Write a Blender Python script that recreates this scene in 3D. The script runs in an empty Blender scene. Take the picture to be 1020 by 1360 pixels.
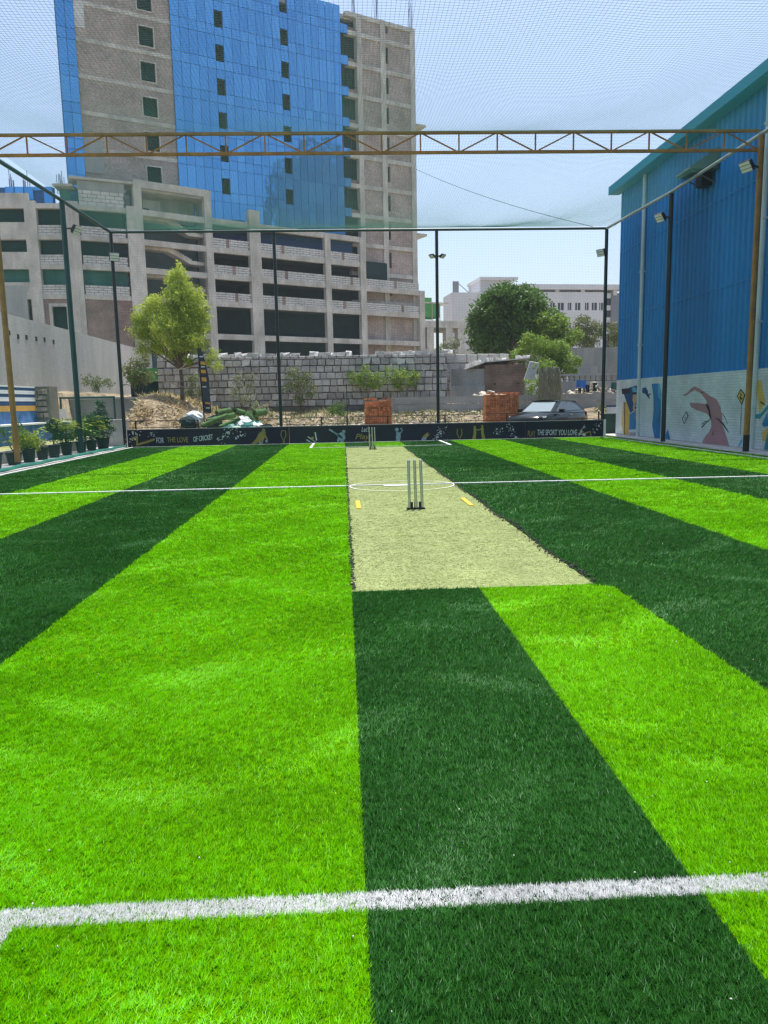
import bpy, math, random
import numpy as np
from mathutils import Vector, Matrix
RAD = math.radians
random.seed(11); RNG = np.random.default_rng(7)
SC = bpy.context.scene
COL = SC.collection

# ------------------------------------------------------------------ camera
CAM_H, FPX = 1.554, 991.6           # eye height (m), focal length in pixels of the 1020 px wide photo
YAW, PITCH, ROLL = RAD(2.954), RAD(8.359), RAD(1.134)
_f = Vector((math.sin(YAW)*math.cos(PITCH), math.cos(YAW)*math.cos(PITCH), -math.sin(PITCH)))
_r = Vector((math.cos(YAW), -math.sin(YAW), 0)); _d = _f.cross(_r)
_r2 = _r*math.cos(ROLL) + _d*math.sin(ROLL); _d2 = -_r*math.sin(ROLL) + _d*math.cos(ROLL)
cam = bpy.data.cameras.new('camera'); cam.sensor_fit = 'HORIZONTAL'; cam.sensor_width = 36
cam.lens = 36*FPX/1020; cam.clip_start = 0.05; cam.clip_end = 3000
camo = bpy.data.objects.new('camera', cam); COL.objects.link(camo)
camo.matrix_world = Matrix(((_r2.x, -_d2.x, -_f.x, 0), (_r2.y, -_d2.y, -_f.y, 0), (_r2.z, -_d2.z, -_f.z, CAM_H), (0, 0, 0, 1)))
SC.camera = camo

# ------------------------------------------------------------------ light
SUN = Vector((0.75, 2.1, 8.3)).normalized()
W = bpy.data.worlds.new('World'); SC.world = W; W.use_nodes = True
nt = W.node_tree; bg = nt.nodes['Background']
sky = nt.nodes.new('ShaderNodeTexSky'); sky.sky_type = 'NISHITA'; sky.sun_disc = False
sky.sun_elevation = math.asin(SUN.z); sky.sun_rotation = math.atan2(SUN.x, SUN.y)
sky.altitude = 200; sky.air_density = 1.15; sky.dust_density = 2.8; sky.ozone_density = 1.3
nt.links.new(sky.outputs[0], bg.inputs[0]); bg.inputs[1].default_value = 0.14
sl = bpy.data.lights.new('sun', 'SUN'); sl.energy = 3.6; sl.angle = RAD(0.4); sl.color = (1, 0.955, 0.88)
so = bpy.data.objects.new('sun', sl); COL.objects.link(so); so.rotation_euler = SUN.to_track_quat('Z', 'Y').to_euler(); so.location = SUN*300
vs = SC.view_settings; vs.view_transform = 'Standard'; vs.look = 'None'; vs.gamma = 1; vs.exposure = 0.60; vs.use_curve_mapping = False
SC.render.engine = 'CYCLES'
cy = SC.cycles; cy.use_denoising = True; cy.denoiser = 'OPENIMAGEDENOISE'; cy.pixel_filter_type = 'BLACKMAN_HARRIS'; cy.filter_width = 1.4; cy.max_bounces = 7; cy.diffuse_bounces = 4
cy.transparent_max_bounces = 12; cy.use_adaptive_sampling = False; cy.sample_clamp_indirect = 6

# ------------------------------------------------------------------ survey helpers: read a point off the photograph onto a known plane
def ray(x, y):
    return (_r2*((x-510)/FPX) + _d2*((y-680)/FPX) + _f)
EYE = Vector((0, 0, CAM_H))
def atY(x, y, Y): r = ray(x, y); return EYE + r*(Y/r.y)
def atX(x, y, X): r = ray(x, y); return EYE + r*(X/r.x)
def gnd(x, y, z=0.0): r = ray(x, y); return EYE + r*((z-CAM_H)/r.z)
def ppm(Y): return FPX/Y              # photo pixels per metre at depth Y

# ------------------------------------------------------------------ object helpers
ORI = {}
def link(o, parent=None, loc=(0, 0, 0)):
    COL.objects.link(o); loc = Vector(loc)
    if parent is not None:
        o.parent = parent; o.location = loc - ORI[parent.name]
    else: o.location = loc
    ORI[o.name] = loc
    return o
def tag(o, label=None, cat=None, group=None, kind=None):
    if label: o['label'] = label
    if cat: o['category'] = cat
    if group: o['group'] = group
    if kind: o['kind'] = kind
    return o
def thing(name, loc, label, cat, group=None):
    return tag(link(bpy.data.objects.new(name, None), None, loc), label, cat, group)
class MB:
    def __init__(s): s.v = []; s.f = []; s.m = []
    def add(s, vs, fs, mi=0):
        n = len(s.v); s.v += [tuple(p) for p in vs]; s.f += [tuple(i+n for i in q) for q in fs]; s.m += [mi]*len(fs)
        return s
    def hexa(s, p, mi=0):             # 8 points: bottom 4 then top 4
        return s.add(p, [(3,2,1,0),(4,5,6,7),(0,1,5,4),(1,2,6,5),(2,3,7,6),(3,0,4,7)], mi)
    def box(s, x0, x1, y0, y1, z0, z1, mi=0):
        return s.hexa([(x0,y0,z0),(x1,y0,z0),(x1,y1,z0),(x0,y1,z0),(x0,y0,z1),(x1,y0,z1),(x1,y1,z1),(x0,y1,z1)], mi)
    def obox(s, c, ax, ay, az, mi=0):
        c, ax, ay, az = map(Vector, (c, ax, ay, az))
        return s.hexa([c-ax-ay-az, c+ax-ay-az, c+ax+ay-az, c-ax+ay-az, c-ax-ay+az, c+ax-ay+az, c+ax+ay+az, c-ax+ay+az], mi)
    def bar(s, p, q, w, h, mi=0):
        p, q = Vector(p), Vector(q); d = (q-p); L = d.length; d.normalize()
        up = Vector((0,0,1)) if abs(d.z) < .95 else Vector((0,1,0))
        sd = d.cross(up).normalized(); up = sd.cross(d)
        return s.obox((p+q)/2, d*(L/2), sd*(w/2), up*(h/2), mi)
    def cyl(s, p, q, r0, r1=None, n=8, caps=True, mi=0):
        r1 = r0 if r1 is None else r1; p, q = Vector(p), Vector(q); d = (q-p).normalized()
        a = d.cross(Vector((0,0,1)) if abs(d.z) < .95 else Vector((1,0,0))).normalized(); b = d.cross(a)
        vs = []
        for c, r in ((p, r0), (q, r1)):
            for i in range(n):
                t = 2*math.pi*i/n; vs.append(c + a*(r*math.cos(t)) + b*(r*math.sin(t)))
        fs = [(i, (i+1)%n, n+(i+1)%n, n+i) for i in range(n)]
        if caps: fs += [tuple(range(n-1, -1, -1)), tuple(range(n, 2*n))]
        return s.add(vs, fs, mi)
    def tube(s, pts, rad, n=6, mi=0):
        for i in range(len(pts)-1):
            r0 = rad[i] if hasattr(rad, '__len__') else rad; r1 = rad[i+1] if hasattr(rad, '__len__') else rad
            s.cyl(pts[i], pts[i+1], r0, r1, n, True, mi)
        return s
    def prism(s, pts, ext, mi=0):
        pts = [Vector(p) for p in pts]; e = Vector(ext); n = len(pts)
        return s.add(pts+[p+e for p in pts], [tuple(range(n)), tuple(range(2*n-1, n-1, -1))]+[(i, n+i, n+(i+1)%n, (i+1)%n) for i in range(n)], mi)
    def build(s, name, mat, parent=None, origin=None, smooth=False, fix=False):
        o = Vector(origin) if origin is not None else (ORI[parent.name].copy() if parent is not None else Vector((0,0,0)))
        me = bpy.data.meshes.new(name); me.from_pydata([(x-o.x, y-o.y, z-o.z) for x, y, z in s.v], [], s.f)
        for m in (mat if isinstance(mat, (list, tuple)) else [mat]): me.materials.append(m)
        if any(s.m): me.polygons.foreach_set('material_index', s.m)
        if smooth: me.polygons.foreach_set('use_smooth', [True]*len(s.f))
        me.update()
        if fix:
            import bmesh
            b = bmesh.new(); b.from_mesh(me); bmesh.ops.recalc_face_normals(b, faces=b.faces); b.to_mesh(me); b.free()
        return link(bpy.data.objects.new(name, me), parent, o)
def solo(mb, name, mat, origin, label, cat, group=None, kind=None, smooth=False):
    return tag(mb.build(name, mat, None, origin, smooth), label, cat, group, kind)
def mesh_np(name, V, F, mats, mi=None, attr=None, origin=(0,0,0), smooth=False):
    V = np.asarray(V, np.float32) - np.array(origin, np.float32); F = np.asarray(F, np.int32); k = F.shape[1]
    me = bpy.data.meshes.new(name); me.vertices.add(len(V)); me.vertices.foreach_set('co', V.ravel())
    me.loops.add(F.size); me.loops.foreach_set('vertex_index', F.ravel())
    me.polygons.add(len(F)); me.polygons.foreach_set('loop_start', np.arange(0, F.size, k, dtype=np.int32))
    for m in mats: me.materials.append(m)
    if mi is not None: me.polygons.foreach_set('material_index', np.asarray(mi, np.int32))
    if attr is not None:
        a = me.attributes.new('v', 'FLOAT', 'POINT'); a.data.foreach_set('value', np.asarray(attr, np.float32))
    me.update(calc_edges=True)
    if smooth: me.polygons.foreach_set('use_smooth', [True]*len(F))
    return bpy.data.objects.new(name, me)
class Plane:
    """a vertical wall plane through plan points A and B; u runs from A to B, o is the distance out towards the field"""
    def __init__(s, A, B):
        s.A = Vector((A[0], A[1], 0)); s.t = (Vector((B[0], B[1], 0)) - s.A).normalized(); s.n = Vector((s.t.y, -s.t.x, 0))
        s.L = (Vector((B[0], B[1], 0)) - s.A).length
    def px(s, x, y):
        r = ray(x, y); k = s.A.dot(s.n)/r.dot(s.n); p = EYE + r*k
        return (p - s.A).dot(s.t), p.z
    def pt(s, u, z, o=0): p = s.A + s.t*u + s.n*o; return Vector((p.x, p.y, z))
    def box(s, mb, u0, u1, z0, z1, o0, o1, mi=0):
        return mb.hexa([s.pt(u0,z0,o1), s.pt(u1,z0,o1), s.pt(u1,z0,o0), s.pt(u0,z0,o0), s.pt(u0,z1,o1), s.pt(u1,z1,o1), s.pt(u1,z1,o0), s.pt(u0,z1,o0)], mi)
    def wall(s, mb, u0, u1, z0, z1, holes, o0, o1, mi=0):
        us = sorted({u0, u1} | {min(max(h[i], u0), u1) for h in holes for i in (0, 1)})
        for a, b in zip(us, us[1:]):
            if b-a < 1e-4: continue
            m = (a+b)/2; zc = z0
            for h in sorted((h for h in holes if h[0] <= m <= h[1]), key=lambda h: h[2]):
                if h[2] > zc: s.box(mb, a, b, zc, h[2], o0, o1, mi)
                zc = max(zc, h[3])
            if zc < z1: s.box(mb, a, b, zc, z1, o0, o1, mi)

# ------------------------------------------------------------------ materials
def nodes(name):
    m = bpy.data.materials.new(name); m.use_nodes = True; n = m.node_tree
    return m, n, n.nodes['Principled BSDF']
def rgba(c): return (c[0], c[1], c[2], 1)
def M(name, col, rough=.8, var=.2, scale=3., col2=None, fine=0., bump=0., bscale=40., metal=0., spec=.4, stretch=None, rnd=0., coat=0.):
    m, n, b = nodes(name); L = n.links.new
    b.inputs['Roughness'].default_value = rough; b.inputs['Metallic'].default_value = metal
    b.inputs['Specular IOR Level'].default_value = spec
    if coat: b.inputs['Coat Weight'].default_value = coat; b.inputs['Coat Roughness'].default_value = .06
    geo = n.nodes.new('ShaderNodeNewGeometry'); vec = geo.outputs['Position']
    if stretch:
        mp = n.nodes.new('ShaderNodeMapping'); mp.inputs['Scale'].default_value = stretch; L(vec, mp.inputs[0]); vec = mp.outputs[0]
    no = n.nodes.new('ShaderNodeTexNoise'); no.inputs['Scale'].default_value = scale; no.inputs['Detail'].default_value = 7; no.inputs['Roughness'].default_value = .62
    L(vec, no.inputs['Vector'])
    rp = n.nodes.new('ShaderNodeValToRGB'); rp.color_ramp.elements[0].position = .3; rp.color_ramp.elements[1].position = .72
    c1 = col if col2 is None else col2
    rp.color_ramp.elements[0].color = rgba([max(0, x*(1-var)) for x in c1]); rp.color_ramp.elements[1].color = rgba([min(1, x*(1+var)) for x in col])
    L(no.outputs[0], rp.inputs[0]); c = rp.outputs[0]
    def mul(c, fac):
        mx = n.nodes.new('ShaderNodeMix'); mx.data_type = 'RGBA'; mx.blend_type = 'MULTIPLY'; mx.inputs[0].default_value = 1
        L(c, mx.inputs[6]); L(fac, mx.inputs[7]); return mx.outputs[2]
    def rng(src, lo, hi):
        mr = n.nodes.new('ShaderNodeMapRange'); mr.inputs[1].default_value = .25; mr.inputs[2].default_value = .75
        mr.inputs[3].default_value = lo; mr.inputs[4].default_value = hi; L(src, mr.inputs[0]); return mr.outputs[0]
    if fine:
        nf = n.nodes.new('ShaderNodeTexNoise'); nf.inputs['Scale'].default_value = scale*14; nf.inputs['Detail'].default_value = 3; L(geo.outputs['Position'], nf.inputs['Vector'])
        c = mul(c, rng(nf.outputs[0], 1-fine, 1+fine*.6))
    if rnd:
        oi = n.nodes.new('ShaderNodeObjectInfo')
        mr = n.nodes.new('ShaderNodeMapRange'); mr.inputs[3].default_value = 1-rnd; mr.inputs[4].default_value = 1+rnd; L(oi.outputs['Random'], mr.inputs[0]); c = mul(c, mr.outputs[0])
    L(c, b.inputs['Base Color'])
    if bump:
        nb = n.nodes.new('ShaderNodeTexNoise'); nb.inputs['Scale'].default_value = bscale; nb.inputs['Detail'].default_value = 5; L(geo.outputs['Position'], nb.inputs['Vector'])
        bp = n.nodes.new('ShaderNodeBump'); bp.inputs['Strength'].default_value = bump; bp.inputs['Distance'].default_value = 1/bscale
        L(nb.outputs[0], bp.inputs['Height']); L(bp.outputs[0], b.inputs['Normal'])
    return m
def leafmat(name, a, b_, trans=.35, rough=.5, spec=.35):
    m, n, b = nodes(name); L = n.links.new
    at = n.nodes.new('ShaderNodeAttribute'); at.attribute_name = 'v'
    rp = n.nodes.new('ShaderNodeValToRGB'); rp.color_ramp.elements[0].color = rgba(a); rp.color_ramp.elements[1].color = rgba(b_)
    L(at.outputs['Fac'], rp.inputs[0]); L(rp.outputs[0], b.inputs['Base Color'])
    b.inputs['Roughness'].default_value = rough; b.inputs['Specular IOR Level'].default_value = spec
    if trans:
        tr = n.nodes.new('ShaderNodeBsdfTranslucent'); mx = n.nodes.new('ShaderNodeMixShader'); mx.inputs[0].default_value = trans
        L(rp.outputs[0], tr.inputs[0]); L(b.outputs[0], mx.inputs[1]); L(tr.outputs[0], mx.inputs[2]); L(mx.outputs[0], n.nodes['Material Output'].inputs[0])
    return m
def brickmat(name, t, bw, bh, c1, c2, mortar, ms=.012, bump=.6, rough=.85, var=.35):
    m, n, b = nodes(name); L = n.links.new; b.inputs['Roughness'].default_value = rough; b.inputs['Specular IOR Level'].default_value = .2
    geo = n.nodes.new('ShaderNodeNewGeometry'); dt = n.nodes.new('ShaderNodeVectorMath'); dt.operation = 'DOT_PRODUCT'; dt.inputs[1].default_value = (t[0], t[1], 0)
    L(geo.outputs['Position'], dt.inputs[0]); sx = n.nodes.new('ShaderNodeSeparateXYZ'); L(geo.outputs['Position'], sx.inputs[0])
    cb = n.nodes.new('ShaderNodeCombineXYZ'); L(dt.outputs['Value'], cb.inputs[0]); L(sx.outputs[2], cb.inputs[1])
    br = n.nodes.new('ShaderNodeTexBrick'); br.inputs['Scale'].default_value = 1; br.inputs['Brick Width'].default_value = bw; br.inputs['Row Height'].default_value = bh
    br.inputs['Mortar Size'].default_value = ms; br.inputs['Color1'].default_value = rgba(c1); br.inputs['Color2'].default_value = rgba(c2); br.inputs['Mortar'].default_value = rgba(mortar)
    L(cb.outputs[0], br.inputs['Vector'])
    no = n.nodes.new('ShaderNodeTexNoise'); no.inputs['Scale'].default_value = 1.3; no.inputs['Detail'].default_value = 8; L(geo.outputs['Position'], no.inputs['Vector'])
    mr = n.nodes.new('ShaderNodeMapRange'); mr.inputs[1].default_value = .3; mr.inputs[2].default_value = .7; mr.inputs[3].default_value = 1-var; mr.inputs[4].default_value = 1+var*.5
    L(no.outputs[0], mr.inputs[0]); mx = n.nodes.new('ShaderNodeMix'); mx.data_type = 'RGBA'; mx.blend_type = 'MULTIPLY'; mx.inputs[0].default_value = 1
    L(br.outputs[0], mx.inputs[6]); L(mr.outputs[0], mx.inputs[7]); L(mx.outputs[2], b.inputs['Base Color'])
    bp = n.nodes.new('ShaderNodeBump'); bp.invert = True; bp.inputs['Strength'].default_value = bump; bp.inputs['Distance'].default_value = .01
    L(br.outputs['Fac'], bp.inputs['Height']); L(bp.outputs[0], b.inputs['Normal'])
    return m

mt = {}
mt['concrete'] = M('concrete', (.68,.655,.585), .9, .12, .7, (.46,.435,.38), fine=.2, bump=.3, bscale=9, stretch=(1,1,.45))
mt['concrete_shaded'] = M('concrete_painted_shade', (.10,.15,.145), .95, .2, .6)  # concrete with the shade of the deck interiors put into its colour
mt['plaster'] = M('grey_plaster', (.40,.41,.39), .9, .12, .7, (.30,.31,.30), fine=.1, stretch=(1,1,.3))
mt['retaining'] = M('retaining_wall_cement', (.52,.51,.485), .92, .10, .5, (.38,.375,.355), fine=.14, bump=.12, bscale=25, stretch=(1,1,.3))
mt['towerbrick'] = M('tower_brickwork', (.53,.44,.39), .95, .14, .35, (.38,.315,.28), fine=.35, bump=.6, bscale=5)
mt['redbrick'] = M('red_infill_brick', (.37,.265,.225), .95, .18, .5, (.26,.195,.17), fine=.35, bump=.5, bscale=6)
mt['block'] = M('aac_block', (.72,.72,.69), .95, .1, .8, (.58,.57,.53), fine=.12)
mt['mortar'] = M('mortar_joint', (.20,.18,.155), .95, .2, 2)
mt['shadecloth'] = M('green_shade_cloth', (.055,.20,.17), .95, .18, .8, (.035,.14,.125), stretch=(1,1,.3))
mt['cloth_and_shade_dark'] = M('dark_green_cloth_and_shade', (.010,.040,.040), .95, .2, .5)  # cloth colour; on podium back walls and doorway it paints interior shade
mt['glass'] = None
mt['postdark'] = M('post_black_green_paint', (.012,.030,.028), .38, .25, 2, spec=.5)
mt['postteal'] = M('post_teal_paint', (.012,.065,.062), .42, .25, 2, spec=.5)
mt['ochre'] = M('ochre_paint', (.40,.205,.045), .5, .18, 3, (.27,.14,.04), fine=.15)
mt['rail'] = M('galvanised_rail', (.45,.52,.50), .38, .15, 2, metal=.35)
mt['white_paint'] = M('white_paint', (.78,.79,.77), .7, .06, 2, fine=.06)
mt['black'] = M('black_plastic', (.018,.019,.021), .45, .2, 5)
mt['steel'] = M('brushed_steel', (.50,.52,.46), .34, .1, 20, metal=.75)
mt['navy'] = M('navy_banner_vinyl', (.008,.013,.034), .42, .25, 1.2, spec=.45)
mt['gold'] = M('gold_print', (.36,.30,.075), .6, .2, 8)
mt['whiteprint'] = M('white_print', (.62,.68,.70), .6, .12, 8)
mt['paleblue'] = M('pale_blue_print', (.33,.46,.50), .6, .25, 9, (.16,.27,.33))
# ================================================================== SETTING: ground, turf, lines
def sm(t): t = np.clip(t, 0, 1); return t*t*(3-2*t)
def gz(x, y):
    x = np.asarray(x, float); y = np.asarray(y, float)
    back = sm((y-36.5)/6)*1.1
    y0 = 31.4 + 4.8*sm((-9.6-x)/.8)
    mound = sm((-4.2-x)/5.0)*sm((y-y0)/5.5)*2.1
    left = sm((-12.35-x)/.5)*2.35*sm((y-8)/2)
    nz = .10*np.sin(x*1.7+y*.9)*np.sin(y*1.3-x*.4) + .05*np.sin(x*4.1+1)*np.sin(y*3.7)
    wild = sm((y-30.6)/1.5)
    return -.04 + np.maximum(np.maximum(back, mound), left) + nz*wild*.8
xs = np.concatenate([[-900,-300,-120,-60,-40,-32], np.linspace(-28,28,141), [32,40,60,120,300,900]])
ys = np.concatenate([[-300,-100,-40,-15], np.linspace(-8,26,18), np.linspace(27,64,121), [70,85,120,200,400,1200]])
X, Y = np.meshgrid(xs, ys); Vg = np.stack([X, Y, gz(X, Y)], -1).reshape(-1, 3)
nx = len(xs); ii, jj = np.meshgrid(np.arange(nx-1), np.arange(len(ys)-1)); a = (jj*nx+ii).ravel()
mt['earth'] = M('dry_earth', (.42,.34,.225), .97, .25, 1.6, (.15,.115,.07), fine=.3, bump=.8, bscale=12)
gr = mesh_np('ground', Vg, np.stack([a, a+1, a+nx+1, a+nx], -1), [mt['earth']], smooth=True)
link(gr); tag(gr, 'dry sandy earth around the pitch', kind='structure')

# --- turf laid in strips along the field
FX0, FX1, FY0, FY1 = -8.27, 10.72, -4.0, 29.72
STRIPS = [(-8.27,-6.28,'dark'),(-6.28,-4.19,'bright'),(-4.19,-2.15,'dark'),(-2.15,.03,'bright'),(.03,2.2,'mid'),(2.2,4.22,'dark'),(4.22,6.25,'bright'),(6.25,8.3,'dark'),(8.3,10.72,'bright')]
PX0, PX1, PY0, PY1, SPLIT = .03, 2.07, 6.04, 26.25, 1.09
def turfmat(name, a, b, rough=.5, trans=.3, spec=.4, big=.10):
    """fibre material: per-blade tone with painted sheen and glints (attribute v) times slow patches of worn pile"""
    m, n, bs = nodes(name); L = n.links.new
    at = n.nodes.new('ShaderNodeAttribute'); at.attribute_name = 'v'
    rp = n.nodes.new('ShaderNodeValToRGB'); rp.color_ramp.elements[0].color = rgba(a); rp.color_ramp.elements[1].color = rgba(b); L(at.outputs['Fac'], rp.inputs[0])
    rp.color_ramp.elements[1].position = .86; e3 = rp.color_ramp.elements.new(1.0); e3.color = rgba([x+(1-x)*.14 for x in b])  # palest stop holds the painted glints
    geo = n.nodes.new('ShaderNodeNewGeometry'); no = n.nodes.new('ShaderNodeTexNoise'); no.inputs['Scale'].default_value = 1.6; no.inputs['Detail'].default_value = 6; L(geo.outputs['Position'], no.inputs['Vector'])
    mr = n.nodes.new('ShaderNodeMapRange'); mr.inputs[1].default_value = .3; mr.inputs[2].default_value = .7; mr.inputs[3].default_value = 1-big; mr.inputs[4].default_value = 1+big; L(no.outputs[0], mr.inputs[0])
    mx = n.nodes.new('ShaderNodeMix'); mx.data_type = 'RGBA'; mx.blend_type = 'MULTIPLY'; mx.inputs[0].default_value = 1; L(rp.outputs[0], mx.inputs[6]); L(mr.outputs[0], mx.inputs[7])
    L(mx.outputs[2], bs.inputs['Base Color']); bs.inputs['Roughness'].default_value = rough; bs.inputs['Specular IOR Level'].default_value = spec
    tr = n.nodes.new('ShaderNodeBsdfTranslucent'); ms = n.nodes.new('ShaderNodeMixShader'); ms.inputs[0].default_value = trans
    L(mx.outputs[2], tr.inputs[0]); L(bs.outputs[0], ms.inputs[1]); L(tr.outputs[0], ms.inputs[2]); L(ms.outputs[0], n.nodes['Material Output'].inputs[0])
    return m
TB = {'bright': ((.010,.12,.0), (.36,.88,.002)), 'dark': ((.002,.028,.003), (.060,.26,.034)), 'pitch': ((.27,.335,.115), (.50,.56,.26)), 'white': ((.55,.56,.55), (.95,.95,.94))}
tm = {k: turfmat(k+'_turf_fibre', *v, rough=.5, trans=.4 if k == 'bright' else .25, spec=.28 if k == 'dark' else .12) for k, v in TB.items()}
base = {k: M(k+'_turf_backing', [(p+q)/2*f for p, q in zip(*v)], 1.0, .18, 2.2, fine=.4, spec=.02) for k, v in TB.items() for f in [{'bright': .4, 'dark': .3, 'pitch': .75, 'white': .8}[k]]}
def sheet(name, x0, x1, y0, y1, z, mat, label=None, kind='structure'):
    mb = MB(); mb.box(x0, x1, y0, y1, z-.03, z)
    return tag(mb.build(name, mat, None, ((x0+x1)/2, (y0+y1)/2, z)), label, kind=kind)
for x0, x1, k in STRIPS:
    if k == 'mid':
        sheet('turf_strip', x0, SPLIT, FY0, PY0, 0, base['dark']); sheet('turf_strip', SPLIT, x1, FY0, PY0, 0, base['bright'])
        sheet('turf_strip', x0, SPLIT, PY1, FY1, 0, base['dark']); sheet('turf_strip', SPLIT, x1, PY1, FY1, 0, base['bright'])
        sheet('cricket_pitch', PX0, PX1, PY0, PY1, .004, base['pitch'], 'pale worn cricket pitch mat running up the middle of the field')
        sheet('turf_strip', PX1, x1, PY0, PY1, 0, base['dark'])
    else: sheet('turf_strip', x0, x1, FY0, FY1, 0, base[k])

# --- white and yellow lines: (x0,y0,x1,y1,width)
LINES = [(-1.085,2.155,3.5,2.115,.085), (-1.085,2.155,-1.085,-1.5,.085), (-8.2,14.05,.03,13.98,.07), (2.05,13.95,10.3,13.75,.07), (.03,13.98,2.05,13.95,.045),
         (-8.21,-4,-8.21,29.6,.08), (10.35,-4,10.35,29.6,.06), (-8.2,29.6,10.35,29.6,.05), (-1.18,26.4,-1.18,29.6,.08), (3.78,26.4,3.78,29.6,.10), (-1.18,26.4,3.78,26.4,.05)]
def seg_d(x, y, l):
    x0, y0, x1, y1, w = l; dx, dy = x1-x0, y1-y0; t = np.clip(((x-x0)*dx+(y-y0)*dy)/(dx*dx+dy*dy), 0, 1)
    return np.hypot(x-x0-t*dx, y-y0-t*dy) - w/2
mt['linebase'] = M('white_line_backing', (.78,.78,.75), .8, .12, 6, fine=.3)
for l in LINES[2:]:
    d = Vector((l[2]-l[0], l[3]-l[1], 0)); mb = MB(); mb.obox(((l[0]+l[2])/2, (l[1]+l[3])/2, .012), d/2, Vector((-d.y, d.x, 0)).normalized()*(l[4]/2), (0,0,.011))
    tag(mb.build('white_line', mt['linebase'], None, ((l[0]+l[2])/2, (l[1]+l[3])/2, 0)), kind='structure')
mb = MB(); cx, cy_, rr = 1.06, 13.8, .98                      # centre circle painted on the pitch mat
for i in range(64):
    a0, a1 = 2*math.pi*i/64, 2*math.pi*(i+1)/64
    p = lambda a, r: (cx+r*math.cos(a), cy_+r*.86*math.sin(a), .0185)
    mb.add([p(a0, rr-.028), p(a0, rr), p(a1, rr), p(a1, rr-.028)], [(0, 1, 2, 3)])
tag(mb.build('centre_circle', mt['linebase'], None, (cx, cy_, 0)), 'white centre circle painted on the pitch mat', kind='structure')
mb = MB(); mb.box(.72, 1.2, 13.78, 13.92, .011, .0175); tag(mb.build('centre_spot', mt['linebase'], None, (.95, 13.85, 0)), 'white spot in the centre circle', kind='structure')
mt['yellow'] = M('yellow_line_paint', (.80,.50,.05), .8, .15, 9, fine=.4)
for x in (.19, 1.87):
    mb = MB(); mb.box(x-.035, x+.035, 10.9, 11.8, .011, .016); tag(mb.build('yellow_crease_mark', mt['yellow'], None, (x, 11.3, 0)), kind='structure')

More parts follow.
